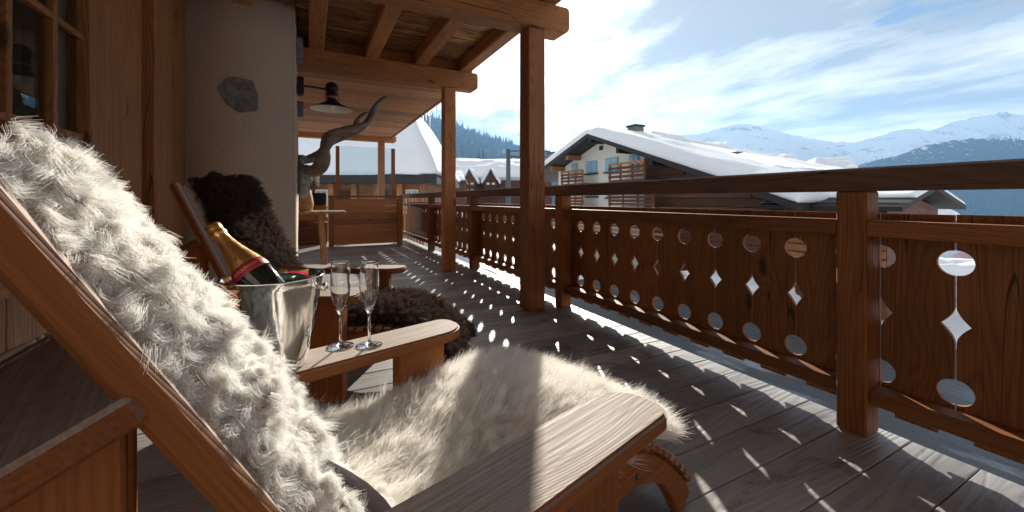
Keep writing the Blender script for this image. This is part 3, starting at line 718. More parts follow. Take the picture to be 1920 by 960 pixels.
# lettering wrapped round the neck label
tcu = bpy.data.curves.new('txt', 'FONT'); tcu.body = 'BOLLINGER'; tcu.size = .0105; tcu.align_x = 'CENTER'; tcu.align_y = 'CENTER'; tcu.space_character = 1.15
tob = bpy.data.objects.new('txt', tcu); COL.objects.link(tob)
bpy.context.view_layer.update()
tme = bpy.data.meshes.new_from_object(tob.evaluated_get(bpy.context.evaluated_depsgraph_get())); bpy.data.objects.remove(tob)
bm = bmesh.new(); bm.from_mesh(tme); bmesh.ops.subdivide_edges(bm, edges=bm.edges[:], cuts=1)
# face of the bottle turned to the camera
cd = (Vector((0, 0, CH)) - (tip-axis*.13)); th0 = math.atan2(cd.dot(yx), cd.dot(xx))
for v_ in bm.verts:
    z = .1435 + v_.co.y; r_ = float(nr(z))+.0018; th = th0 - .12 + v_.co.x/.0425
    v_.co = Vector((r_*math.cos(th), r_*math.sin(th), z))
bm.to_mesh(tme); bm.free(); tme.materials.clear(); tme.materials.append(M_GOLDTXT)
link('lettering', tme, MB_, bo, label='gold letters on the red neck label')
def flute(loc, label):
    t = .0011
    out = [(0, 0), (.034, 0), (.0365, .0012), (.036, .0025), (.02, .005), (.007, .009), (.0042, .016), (.0038, .06), (.0040, .088), (.008, .098), (.0165, .115), (.0245, .145), (.0268, .17), (.0262, .205), (.0244, .236), (.0239, .2412), (.0238, .2420)]
    inn = [(.02355, .2423), (.02325, .2423), (.0230, .2420), (.0229, .2412), (.0234, .236), (.0251, .205), (.0256, .17), (.0233, .146), (.0152, .117), (.006, .104), (0, .1015)]
    root = thing('champagne_flute', loc, label, 'glass', 'champagne flutes')
    fl = link('flute_glass', lathe_mesh('flute_glass', out+inn, M_GLASS, 48), T(*loc), root); return root
flute(FA @ Vector((-.365, .378, .5005)), 'empty champagne flute nearer the steel bucket')
flute(FA @ Vector((-.300, .333, .5005)), 'empty champagne flute farther from the bucket, towards the arm end')

# ------------------------------------------------------------------ lamp, horns, table at the pillar
lp = on_y(622, 205, 4.6)
lamp = thing('wall_lamp', (-.10, 4.6, lp.z+.25), 'dark iron barn lamp with white-lined shade on a wall arm', 'lamp')
bx('wall_box', (-.108, 4.53, lp.z+.12), (-.045, 4.67, lp.z+.29), M_IRON, lamp, axis=2, bev=.008)
link('arm', tube_mesh('arm', [(-.06, 4.6, lp.z+.215), (.05, 4.6, lp.z+.212), (lp.x, 4.6, lp.z+.20)], [.009, .009, .009], M_IRON, 10), None, lamp)
shd = link('shade', lathe_mesh('shade', [(.045, .10), (.06, .085), (.10, .055), (.205, .004), (.207, 0)], M_IRON, 48), T(lp.x, 4.6, lp.z), lamp)
link('shade_lining', lathe_mesh('shade_lining', [(.206, -.001), (.10, .049), (.058, .079), (.03, .085), (0, .085)], M_ENAMEL, 48), T(lp.x, 4.6, lp.z), shd)
hd = link('lamp_head', lathe_mesh('lamp_head', [(.05, .10), (.052, .14), (.06, .15), (.06, .158), (.05, .165), (.05, .185), (.062, .19), (.064, .21), (.06, .245), (.045, .27), (.02, .284), (0, .287)], M_IRON, 32), T(lp.x, 4.6, lp.z), lamp)
link('copper_collar', lathe_mesh('copper_collar', [(.0515, .112), (.057, .116), (.0565, .134), (.0515, .138)], M_COPPER, 32), T(lp.x, 4.6, lp.z), hd)
for k in range(4):
    t_ = k*math.pi/2+.4; link('guard_rod', tube_mesh('guard_rod', [(.066*math.cos(t_), .066*math.sin(t_), .09), (.072*math.cos(t_), .072*math.sin(t_), .14), (.064*math.cos(t_), .064*math.sin(t_), .19)], [.004]*3, M_IRON, 6), T(lp.x, 4.6, lp.z), hd)
link('bulb', lathe_mesh('bulb', [(0, -.005), (.02, 0), (.03, .02), (.026, .045), (.014, .07), (.013, .084)], M_ENAMEL, 24), T(lp.x, 4.6, lp.z), lamp)
tr = thing('horn_trophy', (-.10, 4.95, 1.2), 'long spiral kudu horns with grey hide mounted on the stucco pillar', 'trophy')
def spline(pts, n):
    P_0 = np.array(pts, float); m = len(P_0); out = []
    for q in np.linspace(0, m-1.0001, n):
        i = int(q); t = q-i; p0, p1, p2, p3 = P_0[max(i-1, 0)], P_0[i], P_0[min(i+1, m-1)], P_0[min(i+2, m-1)]
        out.append(tuple(.5*((2*p1)+(-p0+p2)*t+(2*p0-5*p1+4*p2-p3)*t*t+(-p0+3*p1-3*p2+p3)*t**3)))
    return out
h1 = [(574, 318, 4.92), (590, 319, 4.90), (603, 307, 4.86), (608, 282, 4.82), (620, 258, 4.80), (644, 246, 4.80), (668, 242, 4.82), (686, 232, 4.84), (698, 214, 4.86), (706, 197, 4.88), (717, 186, 4.9), (728, 183, 4.92)]
pts = [tuple(on_y(a, b, c)) for a, b, c in h1]; sp_ = spline(pts, 90)
rad = [float(np.interp(i/89, [0, .15, .45, .62, .8, .95, 1], [.062, .068, .060, .042, .030, .020, .004])) for i in range(90)]
tw = lambda q, th: 1 + .16*math.cos(2*(th - q*15)) + .05*math.cos(th*1 - q*15) + .015*math.sin(q*170)
link('horn', tube_mesh('horn', sp_, rad, M_HORN, 24, tw), None, tr)
h2 = [(560, 322, 5.08), (562, 300, 5.12), (575, 300, 5.2), (600, 290, 5.26), (620, 268, 5.28), (645, 254, 5.26), (664, 248, 5.24), (668, 232, 5.22), (676, 218, 5.2), (690, 210, 5.2)]
pts = [tuple(on_y(a, b, c)) for a, b, c in h2]; sp_ = spline(pts, 80)
link('horn', tube_mesh('horn', sp_, [r_*.95 for r_ in np.interp(np.linspace(0, 1, 80), [0, .2, .6, .9, 1], [.05, .055, .045, .024, .004])], M_HORN, 20, tw), None, tr)
bm = bmesh.new(); bmesh.ops.create_icosphere(bm, subdivisions=4, radius=1.0)
for v_ in bm.verts:
    n_ = mnoise.fractal(v_.co*2.2, 1.0, 2.0, 4)*.16; v_.co *= 1+n_; v_.co.x *= .075; v_.co.y *= .10; v_.co.z *= .24 if v_.co.z < 0 else .13
hb = on_y(566, 330, 4.95)
link('hide', mesh_of('hide', bm, M_BONE, True), T(-.055, 4.97, hb.z), tr)
link('mount', lathe_mesh('mount', [(0, 0), (.10, 0), (.105, .012), (.09, .024), (0, .026)], M_WALL, 24), Matrix.Translation((-.112, 4.97, hb.z)) @ Matrix.Rotation(R(90), 4, 'Y'), tr)

tb = thing('side_table', (-.2, 6.5, 0), 'light wooden table with splayed legs beyond the stucco pillar', 'table')
poly = [(-.95, -.33), (.58, -.33)] + [(.58+.10*math.sin(t), -.23-.10*math.cos(t)) for t in [k*math.pi/2/6 for k in range(7)]] + [(.68-.10+.10*math.cos(t), .23+.10*math.sin(t)) for t in [k*math.pi/2/6 for k in range(7)]] + [(-.95, .33)]
link('table_top', prism_mesh('table_top', poly, .035, M_TABLE, .006), T(-.2, 6.5, .735), tb)
for (x, s) in ((.18, -1), (.18, 1), (-.95, -1), (-.95, 1)):
    beam('leg', (x-.03, 6.5+s*.18, .7175), (x+(.02 if x > 0 else -.02), 6.5+s*.27, .001), .075, .055, M_TABLE, tb, .006, up=(0, 1, 0))
bx('apron', (-1.0, 6.40, .63), (.16, 6.44, .7165), M_TABLE, tb, axis=0)
cp = on_y(574, 394, 6.4)
cs_ = thing('candle_stand', (cp.x, 6.4, .753), 'turned wooden candle stand with twig wreath and two candles', 'candle holder')
link('stand', lathe_mesh('stand', [(0, 0), (.085, 0), (.09, .012), (.075, .02), (.085, .03), (.10, .10), (.085, .20), (.058, .32), (.055, .36), (0, .362)], M_PANEL, 6), T(cp.x, 6.4, .7535), cs_)
v, f = [], []
for k in range(150):
    t_ = random.uniform(0, 6.28); r_ = random.uniform(.07, .14); c = Vector((r_*math.cos(t_), r_*math.sin(t_), random.uniform(.34, .42))); d_ = Vector((random.uniform(-1, 1), random.uniform(-1, 1), random.uniform(-.7, .7))).normalized()*.05; q = Vector((.004, .003, .005)); b_ = len(v)
    for e_ in (-1, 1):
        for o_ in (Vector((.004, 0, 0)), Vector((-.002, .0035, 0)), Vector((-.002, -.0035, .002))): v.append(c+d_*e_+o_)
    f += [(b_, b_+1, b_+4, b_+3), (b_+1, b_+2, b_+5, b_+4), (b_+2, b_, b_+3, b_+5)]
link('twig_wreath', pyd('twig_wreath', v, f, M_TWIG), T(cp.x, 6.4, .7535), cs_, kind='stuff')
for dx, dy, hh in ((.05, 0, .15), (.135, .02, .17), (-.05, .06, .13)):
    link('candle', lathe_mesh('candle', [(0, 0), (.036, 0), (.036, hh-.004), (.033, hh), (.02, hh-.004), (0, hh-.004)], M_CANDLE, 20), T(cp.x+dx, 6.4+dy, .7535+.362), cs_)

# ------------------------------------------------------------------ windbreak partition at the far end
wb = thing('glass_windbreak', (1.05, 8.48, 0), 'wooden partition topped with a glass screen closing the balcony end', 'windbreak')
bx('end_post', (1.64, 8.43, .001), (1.74, 8.53, .96), M_POST, wb, axis=2)
bx('end_post', (.34, 8.43, .001), (.43, 8.53, .96), M_POST, wb, axis=2)
for k in range(7):
    bx('plank', (.4315, 8.455, .03+k*.129), (1.6385, 8.50, .03+(k+1)*.129-.003), M_PANELW, wb, axis=0, bev=.0025)
bx('cap', (.33, 8.42, .962), (1.75, 8.54, .998), M_WALL, wb, axis=0)
for px_ in (633, 737):
    p = on_y(px_, 272, 8.48); bx('screen_post', (p.x-.035, 8.445, .999), (p.x+.035, 8.515, on_y(633, 274, 8.48).z if px_ == 633 else on_y(737, 279, 8.48).z), M_POST, wb, axis=2)
p0, p1 = on_y(633, 272, 8.48), on_y(737, 272, 8.48)
bx('glass_pane', (p0.x+.05, 8.474, 1.01), (p1.x-.05, 8.486, on_y(690, 276, 8.48).z), M_SCREEN, wb, bev=0)
bh = thing('bench', (-.4, 9.3, 0), 'black padded bench back along the wooden end wall', 'bench')
bx('seat_box', (-1.5, 9.05, .001), (.33, 9.5, .45), M_FAR, bh, axis=0)
bx('back_board', (-1.5, 9.5, .001), (.33, 9.58, .80), M_WALL, bh, axis=0)
bx('black_pad', (-1.5, 9.40, .801), (.33, 9.58, 1.06), M_BLACK, bh, axis=0, bev=.03)

# ================================================================== outside
GZ = -3.2
def ground_h(x, y):
    q = .93*x + .20*y - 40
    drop = -330*(1-math.exp(-max(q, 0)*.28/330)) if q > 0 else 0
    n_ = mnoise.fractal(Vector((x*.06, y*.06, 0)), 1.0, 2.0, 3)*.25
    return GZ + drop + n_ + min(max(math.hypot(x, y)-30, 0), 400)*.012*(1 if q < 0 else 0)
v, f = [], []; NA, NR = 180, 90; rr = [2.5*(6500/2.5)**(k/(NR-1)) for k in range(NR)]
for r_ in rr:
    for a in range(NA):
        t_ = 2*math.pi*a/NA; x, y = r_*math.sin(t_), r_*math.cos(t_); z = ground_h(x, y)
        if r_ > 700: z = min(z, GZ-2-(r_-700)*.1); z = max(z, -345); z = z if r_ < 1200 else -345
        v.append((x, y, z))
for i in range(NR-1):
    for a in range(NA): b = (a+1) % NA; f.append((i*NA+a, i*NA+b, (i+1)*NA+b, (i+1)*NA+a))
f.append(tuple(range(NA))[::-1])
g = link('ground', pyd('ground', v, f, M_GROUND, True)); g['kind'] = 'structure'

def mountain_mat(name, forest, tree_lo=0, tree_hi=1):
    m = NT(name); ge = m.N('ShaderNodeNewGeometry'); P = ge.outputs['Position']; sp = m.N('ShaderNodeSeparateXYZ'); m.L(ge.outputs['Normal'], sp.inputs[0])
    n = m.noise(m.mapping(P, (1, 1, 2.2)), .004, 8, .62); n2 = m.noise(P, .02, 6, .6)
    rock = m.rng(m.math('ADD', m.math('MULTIPLY', n, .8), m.math('MULTIPLY', n2, .4)), .66, .74)
    c = m.mix(m.math('MULTIPLY', rock, .65), (.86, .89, .93), (.16, .17, .19))
    if forest:
        sz = m.N('ShaderNodeSeparateXYZ'); m.L(P, sz.inputs[0])
        big = m.noise(P, .0022, 5, .6); fn = m.noise(P, .03, 5, .7)
        lv = m.math('ADD', m.rng(sz.outputs[2], tree_lo, tree_hi, 1.25, .15), m.math('MULTIPLY', m.math('SUBTRACT', big, .5), 1.1))
        fm = m.rng(m.math('ADD', lv, m.math('MULTIPLY', m.math('SUBTRACT', fn, .5), 1.3)), .38, .5)
        c = m.mix(fm, c, (.012, .026, .034))
    m.col(c); m.rough(.85); m.b.inputs['Specular IOR Level'].default_value = .1; return m.m
def mountain(name, crest, d, base, depth, mat, amp, label, seed, n=260, rows=60, back=.5, k=1.25, nz=.0022):
    xs = np.linspace(crest[0][0], crest[-1][0], n); ys_ = np.interp(xs, [c[0] for c in crest], [c[1] for c in crest]); kk = np.ones(3)/3; ys_[1:-1] = np.convolve(ys_, kk, 'valid')
    v, f = [], []; G = np.zeros((n, rows, 3))
    for i in range(n):
        c = at(xs[i], ys_[i], d); hd_ = Vector((c.x, c.y, 0)).normalized()
        for j_ in range(rows):
            q = -1 + (1+back)*j_/(rows-1)      # -1 front foot, 0 crest, back behind
            w = 1-abs(q)**(1/k) if q < 0 else 1-(q/back)**1.2*.6
            pos = Vector((c.x, c.y, 0)) + hd_*depth*q
            en = min(1, i/(.10*n), (n-1-i)/(.10*n)); w *= en*en*(3-2*en)
            h = base + (c.z-base)*w
            fr = mnoise.hetero_terrain(Vector((pos.x*nz+seed, pos.y*nz, seed*.3)), .9, 2.1, 6, .7) - .7
            rid = 1-abs(mnoise.noise(Vector((pos.x*nz*1.6, pos.y*nz*1.6, seed+5))))
            ed = min(1, abs(q)*3)*(1 if q < 0 else .5); h += amp*(fr*.55 + (rid-.75)*.9)*ed*(1-max(0, -q)**4)
            h += amp*.10*mnoise.fractal(Vector((pos.x*nz*9, pos.y*nz*9, 3)), .8, 2, 4)
            G[i, j_] = (pos.x, pos.y, h); v.append((pos.x, pos.y, h))
    for i in range(n-1):
        for j_ in range(rows-1): a = i*rows+j_; f.append((a, a+rows, a+rows+1, a+1))
    o = link(name, pyd(name, v, f, mat, True)); o['kind'] = 'structure'; o['label'] = label
    return G
G1 = mountain('snow_mountain', [(900, 300), (1080, 282), (1200, 252), (1260, 252), (1310, 249), (1350, 237), (1372, 231), (1398, 228), (1430, 236), (1480, 250), (1560, 265), (1605, 264), (1650, 252), (1690, 240), (1715, 240), (1740, 243), (1790, 226), (1815, 219), (1845, 214), (1880, 207), (1920, 215), (2060, 235), (2300, 225), (2700, 280)], 4300, -340, 2300, mountain_mat('far_snow', False), 130, 'white snow mountain range closing the view', 3, back=.35, nz=.003)
G2 = mountain('forest_mountain', [(1300, 385), (1480, 352), (1560, 330), (1600, 312), (1640, 299), (1690, 287), (1730, 270), (1770, 262), (1830, 256), (1900, 258), (1960, 262), (2200, 262), (2700, 290)], 2600, -340, 1500, mountain_mat('forest_slope', True, -330, 720), 90, 'blue forested mountainside beyond the railing at the right', 9)
G3 = mountain('forest_hill', [(120, 140), (480, 165), (620, 180), (720, 192), (790, 210), (830, 222), (868, 236), (900, 250), (940, 262), (975, 270), (1040, 292), (1110, 318), (1200, 340), (1290, 360)], 2500, -120, 1600, mountain_mat('forest_hill_snow', True, 0, 1900), 60, 'hazy forested hill behind the village at the left', 15, nz=.006)
M_CONIF = simple('distant_conifer', (.022, .038, .030), .9, var=.3, nscale=.05)
def forest(name, G, count, hmin, hmax, dens, label, seed):
    rg = np.random.default_rng(seed); n, m = G.shape[:2]; v, f = [], []; k = 0; tries = 0
    while k < count and tries < count*30:
        tries += 1; a, b = rg.random()*(n-1.01), rg.random()*(m-1.01); i, j_ = int(a), int(b); p = G[i, j_]*(1-(a-i))*(1-(b-j_)) + G[i+1, j_]*(a-i)*(1-(b-j_)) + G[i, j_+1]*(1-(a-i))*(b-j_) + G[i+1, j_+1]*(a-i)*(b-j_)
        if rg.random() > dens(p, b/(m-1)): continue
        h = rg.uniform(hmin, hmax); r_ = h*rg.uniform(.16, .24); b0_ = len(v); t0 = rg.random()*6.28
        v.append((p[0], p[1], p[2]+h))
        for q in range(5): t_ = t0+q*1.2566; v.append((p[0]+r_*math.cos(t_), p[1]+r_*math.sin(t_), p[2]-h*.05))
        f += [(b0_, b0_+1+q, b0_+1+(q+1) % 5) for q in range(5)]; k += 1
    link(name, pyd(name, v, f, M_CONIF), None, None, label, 'forest', None, 'stuff')
forest('forest', G3, 12000, 18, 38, lambda p, b: .25+.75*(mnoise.noise(Vector((p[0]*.008, p[1]*.008, 1)))+.5) if b < .8 else .1, 'conifer forest covering the hazy hill at the left', 3)
forest('forest', G2, 14000, 14, 26, lambda p, b: max(0, .7 + mnoise.noise(Vector((p[0]*.002, p[1]*.002, 2)))*1.2 - max(0, (p[2]-120)/330)) , 'conifer forest on the mountainside at the right', 4)

def road_mat():
    m = NT('snowy_asphalt'); ge = m.N('ShaderNodeNewGeometry'); P = ge.outputs['Position']
    n = m.noise(m.mapping(P, (.5, .16, 1), rot=(0, 0, .25)), 1.3, 7, .65); n2 = m.noise(P, 9, 5, .6)
    c = m.mix(m.rng(n, .54, .70), (.055, .062, .072), (.38, .42, .48)); c = m.mix(m.rng(n2, .4, .7, 0, .35), c, (.06, .065, .07))
    m.col(c); m.rough(m.rng(n, .4, .6, .35, .75)); m.bump(n2, .02); return m.m
v, f = [], []
for i in range(41):
    for k in range(13):
        y = -14 + i*.75; x = 4.2 + k*.95 + .6*math.sin(y*.12); v.append((x, y, ground_h(x, y)+.03 + .03*mnoise.noise(Vector((x*.8, y*.3, 2)))))
for i in range(40):
    for k in range(12): a = i*13+k; f.append((a, a+1, a+14, a+13))
rd = link('road', pyd('road', v, f, road_mat(), True)); rd['kind'] = 'structure'; rd['label'] = 'slushy shaded road below the balcony'
# ------------------------------------------------------------------ gabled chalet at the right
XG = 17.5
ch = thing('gabled_chalet', (21, 16, GZ), 'large snow-roofed chalet with white gable, shutters and slatted balconies', 'house')
rdg = on_x(1101, 250, XG-1.4); rgt = on_x(1345, 331, XG-1.4); lft = on_x(1020, 312, XG-1.4)
sl_r = (rdg.z-rgt.z)/(rdg.y-rgt.y); sl_l = (rdg.z-lft.z)/(lft.y-rdg.y)
YR, ZR = rdg.y, rdg.z
def roof_z(y): return ZR - (YR-y)*sl_r if y < YR else ZR - (y-YR)*sl_l
yw0 = on_x(1440, 380, XG).y; yw1 = on_x(1047, 380, XG).y; ysp = on_x(1208, 330, XG).y; XB = XG+2.8
def yz_prism(name, pts, x0, x1, mat, parent, **kw):
    cy = sum(p[0] for p in pts)/len(pts); cz_ = sum(p[1] for p in pts)/len(pts)
    me = prism_mesh(name, [(p[0]-cy, p[1]-cz_) for p in pts], x1-x0, mat)
    return link(name, me, Matrix(((0, 0, 1, (x0+x1)/2), (1, 0, 0, cy), (0, 1, 0, cz_), (0, 0, 0, 1))), parent, **kw)
yz_prism('white_wall', [(ysp, GZ), (yw1, GZ), (yw1, roof_z(yw1)-.28), (YR, ZR-.28), (ysp, roof_z(ysp)-.28)], XG, XB, M_WHITEWALL, ch)
nbd = 24     # dark board cladding of the right part, board by board
for k in range(nbd):
    z0 = GZ + k*.42; z1 = z0+.405
    ya = max(yw0, YR-(ZR-.3-z1)/sl_r) if z1 > roof_z(yw0)-.3 else yw0
    if ya > ysp-.2: break
    bx('cladding_board', (XG-.03, ya, z0), (XG+.06, ysp-.01, z1), M_FAR, ch, axis=1, bev=.02)
yz_prism('side_wall', [(yw0+.05, GZ), (ysp-.02, GZ), (ysp-.02, roof_z(ysp)-.35), (yw0+.05, roof_z(yw0)-.35)], XG+.065, XB, M_FAR, ch)
ye0 = rgt.y-3.2; ye1 = yw1+2.2
def roof_slab(name, ya, yb, z_off0, z_off1, x0, x1, mat, parent):
    return yz_prism(name, [(ya, roof_z(ya)+z_off0), (yb, roof_z(yb)+z_off0), (yb, roof_z(yb)+z_off1), (ya, roof_z(ya)+z_off1)], x0, x1, mat, parent)
roof_slab('roof', ye0, YR-.002, -.28, 0, XG-1.4, XB+.4, M_DARK, ch); rf = roof_slab('roof', YR+.002, ye1, -.28, 0, XG-1.4, XB+.4, M_DARK, ch)
slab_snow('roof_snow', ch, [(XG-1.45, ye0-.1, roof_z(ye0)), (XB+.4, ye0-.1, roof_z(ye0)), (XB+.4, YR+.1, ZR+.02), (XG-1.45, YR+.1, ZR+.02)], .62, 30, 40, .10, 3)
slab_snow('roof_snow', ch, [(XG-1.45, YR-.1, ZR+.02), (XB+.4, YR-.1, ZR+.02), (XB+.4, ye1+.1, roof_z(ye1)), (XG-1.45, ye1+.1, roof_z(ye1))], .62, 30, 30, .10, 5)
for yy in (YR, YR-2.6, YR-5.2, YR-8.0, YR+2.6, YR+4.6):      # purlin heads under the verge
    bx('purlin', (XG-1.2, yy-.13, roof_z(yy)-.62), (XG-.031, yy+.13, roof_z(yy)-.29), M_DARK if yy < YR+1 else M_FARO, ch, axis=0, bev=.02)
def far_window(px0, px1, py0, py1, shut=True):
    a, b = on_x(px0, py0, XG), on_x(px1, py1, XG)
    y0_, y1_ = min(a.y, b.y), max(a.y, b.y); z0_, z1_ = min(a.z, b.z), max(a.z, b.z)
    w_ = bx('window', (XG-.06, y0_, z0_), (XG-.002, y1_, z1_), M_SHUT, ch, bev=.01)
    n_ = max(2, int((y1_-y0_)/.5))
    for k in range(n_):
        bx('shutter_leaf', (XG-.10, y0_+(y1_-y0_)*k/n_+.02, z0_+.05), (XG-.061, y0_+(y1_-y0_)*(k+1)/n_-.02, z1_-.05), M_SHUT, w_, bev=.01)
    bx('sill', (XG-.16, y0_-.1, z0_-.09), (XG-.002, y1_+.1, z0_-.002), M_DARK, w_)
far_window(1073, 1083, 308, 330); far_window(1100, 1120, 303, 324); far_window(1136, 1160, 297, 321); far_window(1181, 1199, 291, 318)
a, b = on_x(1124, 274, XG), on_x(1131, 281, XG); bx('attic_hatch', (XG-.03, b.y, b.z), (XG-.002, a.y, a.z), M_DARK, ch)
far_window(1101, 1121, 352, 368); far_window(1138, 1160, 352, 370)
def balcony(px0, px1, ptop, pbot, out=1.3):
    a, b = on_x(px0, ptop, XG-out), on_x(px1, pbot, XG-out); y0_, y1_ = min(a.y, b.y), max(a.y, b.y); z0_, z1_ = b.z, a.z
    bal = bx('balcony', (XG-out, y0_, z0_-.18), (XG-.032, y1_, z0_), M_FAR, ch, axis=1)
    for yy in np.linspace(y0_+.05, y1_-.05, 4): bx('baluster', (XG-out, yy-.06, z0_+.001), (XG-out+.10, yy+.06, z1_), M_FARO, bal, axis=2)
    for k in range(4):
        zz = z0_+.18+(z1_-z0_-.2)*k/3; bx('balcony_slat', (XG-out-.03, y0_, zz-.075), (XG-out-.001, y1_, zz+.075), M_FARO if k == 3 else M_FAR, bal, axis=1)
    return bal
balcony(1141, 1208, 309, 334); balcony(1052, 1092, 323, 343); balcony(1141, 1225, 363, 390); balcony(1052, 1092, 366, 388)
bal = bx('balcony', (XG-1.3, ysp-3.2, -2.05), (XG-.032, yw1+.3, -1.87), M_FAR, ch, axis=1)
for k in range(6):
    bx('balcony_slat', (XG-1.33, ysp-3.2, -1.75+k*.26), (XG-1.30, yw1+.3, -1.60+k*.26), M_FARO if k % 2 else M_FAR, bal, axis=1)
for yy in np.linspace(ysp-3.1, yw1+.2, 8): bx('baluster', (XG-1.299, yy-.06, -1.869), (XG-1.20, yy+.06, -.28), M_FARO, bal, axis=2)
def chimney(parent, p, w, h, mat):
    c = bx('chimney', (p.x-w/2, p.y-w/2, p.z-1.2), (p.x+w/2, p.y+w/2, p.z+h-.12), mat, parent, axis=2)
    bx('chimney_cap', (p.x-w*.6, p.y-w*.6, p.z+h-.119), (p.x+w*.6, p.y+w*.6, p.z+h), M_DARK, c, bev=.01)
M_CHIM = simple('green_grey_chimney', (.13, .16, .13), .8, var=.3)
cpz = on_x(1197, 249, XB-.5); cpz.y = max(cpz.y, YR-.5)
chimney(ch, Vector((cpz.x, cpz.y, roof_z(cpz.y)+.3)), .75, on_x(1197, 234, cpz.x).z-roof_z(cpz.y)-.3, M_CHIM)

# lower extension roof to the right of the chalet, seen under the handrail
ex = thing('low_annex', (19, 7, GZ), 'low slate-roofed annex with melting snow beside the chalet', 'house')
p_a, p_b = on_x(1462, 366, 17.0), on_x(1655, 366, 17.0)
def annex(parent, X0, X1, ya, yb, ze, zr, snow_t):
    xm = (X0+X1)/2
    me = prism_mesh('gable_wall', [(X0-xm+.6, GZ), (X1-xm-.6, GZ), (X1-xm-.6, ze), (0, zr-.2), (X0-xm+.6, ze)], yb-ya-1.2, M_FAR)
    link('gable_wall', me, Matrix(((1, 0, 0, xm), (0, 0, -1, (ya+yb)/2), (0, 1, 0, 0), (0, 0, 0, 1))), parent)
    for s, xe in ((0, X0), (1, X1)):
        pa = [(xe, ze), (xm, zr), (xm, zr+.16), (xe, ze+.16)] if s == 0 else [(xm, zr), (xe, ze), (xe, ze+.16), (xm, zr+.16)]
        cx_ = sum(p[0] for p in pa)/4; cz2 = sum(p[1] for p in pa)/4
        me = prism_mesh('roof', [(p[0]-cx_, p[1]-cz2) for p in pa], yb-ya, M_DARK); link('roof', me, Matrix(((1, 0, 0, cx_), (0, 0, -1, (ya+yb)/2), (0, 1, 0, cz2), (0, 0, 0, 1))), parent)
    # snow has slid back from the eaves
    k = .38
    xs_ = X0+(xm-X0)*k; zs2 = ze+.17+(zr-ze)*k
    slab_snow('roof_snow', parent, [(xs_, ya, zs2), (xs_, yb, zs2), (xm, yb, zr+.17), (xm, ya, zr+.17)], snow_t, 40, 14, .10, 2)
    slab_snow('roof_snow', parent, [(xm, ya, zr+.17), (xm, yb, zr+.17), (X1, yb, ze+.17), (X1, ya, ze+.17)], snow_t, 30, 14, .06, 4)
    for q in range(5):
        bx('wall_plank', (X0+.54, ya+.62, -2.1+q*.32), (X0+.598, yb-.62, -2.1+q*.32+.26), M_FARO, parent, axis=1)
    for q in range(14):
        yy = ya+(yb-ya)*(q+.5)/14; beam('snow_guard', (X0+.25, yy-.3, ze+.22+.04), (X0+.25, yy+.3, ze+.22+.04), .05, .05, M_GALV, parent, .01)
annex(ex, 17.0, 22.5, on_x(1692, 385, 17.0).y, on_x(1425, 385, 17.0).y, on_x(1560, 386, 17.0).z-.15, on_x(1560, 360, 19.7).z, .16)

# roofs behind the chalet
def big_roof(name, label, corner_px, d0, d1, t, wall_h, group='snowy village roofs'):
    """low gabled house whose snow covered roof slope faces the balcony: px of eave left/right and ridge left/right"""
    (xa, ya_), (xb, yb_), (xc, yc_), (xd, yd_) = corner_px
    a, b, c, d_ = at(xa, ya_, d0), at(xb, yb_, d0), at(xc, yc_, d1), at(xd, yd_, d1)
    base = (a+b)/2; root = thing(name, (base.x, base.y, base.z-wall_h), label, 'house', group)
    slab_snow('roof_snow', root, [a, b, c, d_], t, 30, 20, .25, d0)
    back = (c-b).length; fw = Vector((SY, CY, 0))
    e1, e2 = c+fw*(d1-d0), d_+fw*(d1-d0); e1.z = b.z; e2.z = a.z
    slab_snow('roof_snow', root, [d_, c, e1, e2], t, 24, 14, .2, d0+1)
    # walls
    q = [a+fw*.6, b+fw*.6, e1-fw*.6, e2-fw*.6]; v = []
    for p in q: v += [Vector((p.x, p.y, base.z-wall_h)), Vector((p.x, p.y, p.z-.02))]
    v += [(c+d_)/2 - (c-d_)*.49 - Vector((0, 0, .1)), (c+d_)/2 + (c-d_)*.49 - Vector((0, 0, .1))]
    f = [(0, 2, 3, 1), (2, 4, 5, 9, 3), (4, 6, 7, 5), (6, 0, 1, 8, 7)]
    link('wall', pyd('wall', [tuple(p) for p in v], f, M_FAR), None, root)
    # fascia under the snow
    beam('fascia', a-Vector((0, 0, .14)), b-Vector((0, 0, .14)), .12, .28, M_DARK, root)
    return root, a, b, c, d_
r2 = big_roof('snowy_house', 'wide house roof with wind-drifted snow behind the gabled chalet', [(1290, 345), (1640, 335), (1470, 305), (1215, 249)], 42, 58, .7, 6)
pch = at(1380, 300, 50); chimney(r2[0], pch, .9, 1.0, M_CHIM)
big_roof('snowy_house', 'rounded snow-laden roof just right of the small chimney', [(1385, 326), (1508, 326), (1490, 298), (1420, 300)], 60, 68, 1.2, 6)
big_roof('snowy_house', 'smaller rounded snow roof, rightmost above the handrail', [(1508, 330), (1612, 326), (1600, 304), (1520, 304)], 72, 80, 1.2, 6)
# snow mound at the right, under the handrail
bm = bmesh.new(); bmesh.ops.create_icosphere(bm, subdivisions=4, radius=1.0); pm = at(1668, 402, 30)
for v_ in bm.verts: v_.co *= 1+.08*mnoise.noise(v_.co*1.7); v_.co.x *= 3.2; v_.co.y *= 3.6; v_.co.z *= .95
link('snow_mound', mesh_of('snow_mound', bm, M_SNOW, True), T(*pm), None, 'smooth rounded snow mound beside the low annex roof', 'snow mound')

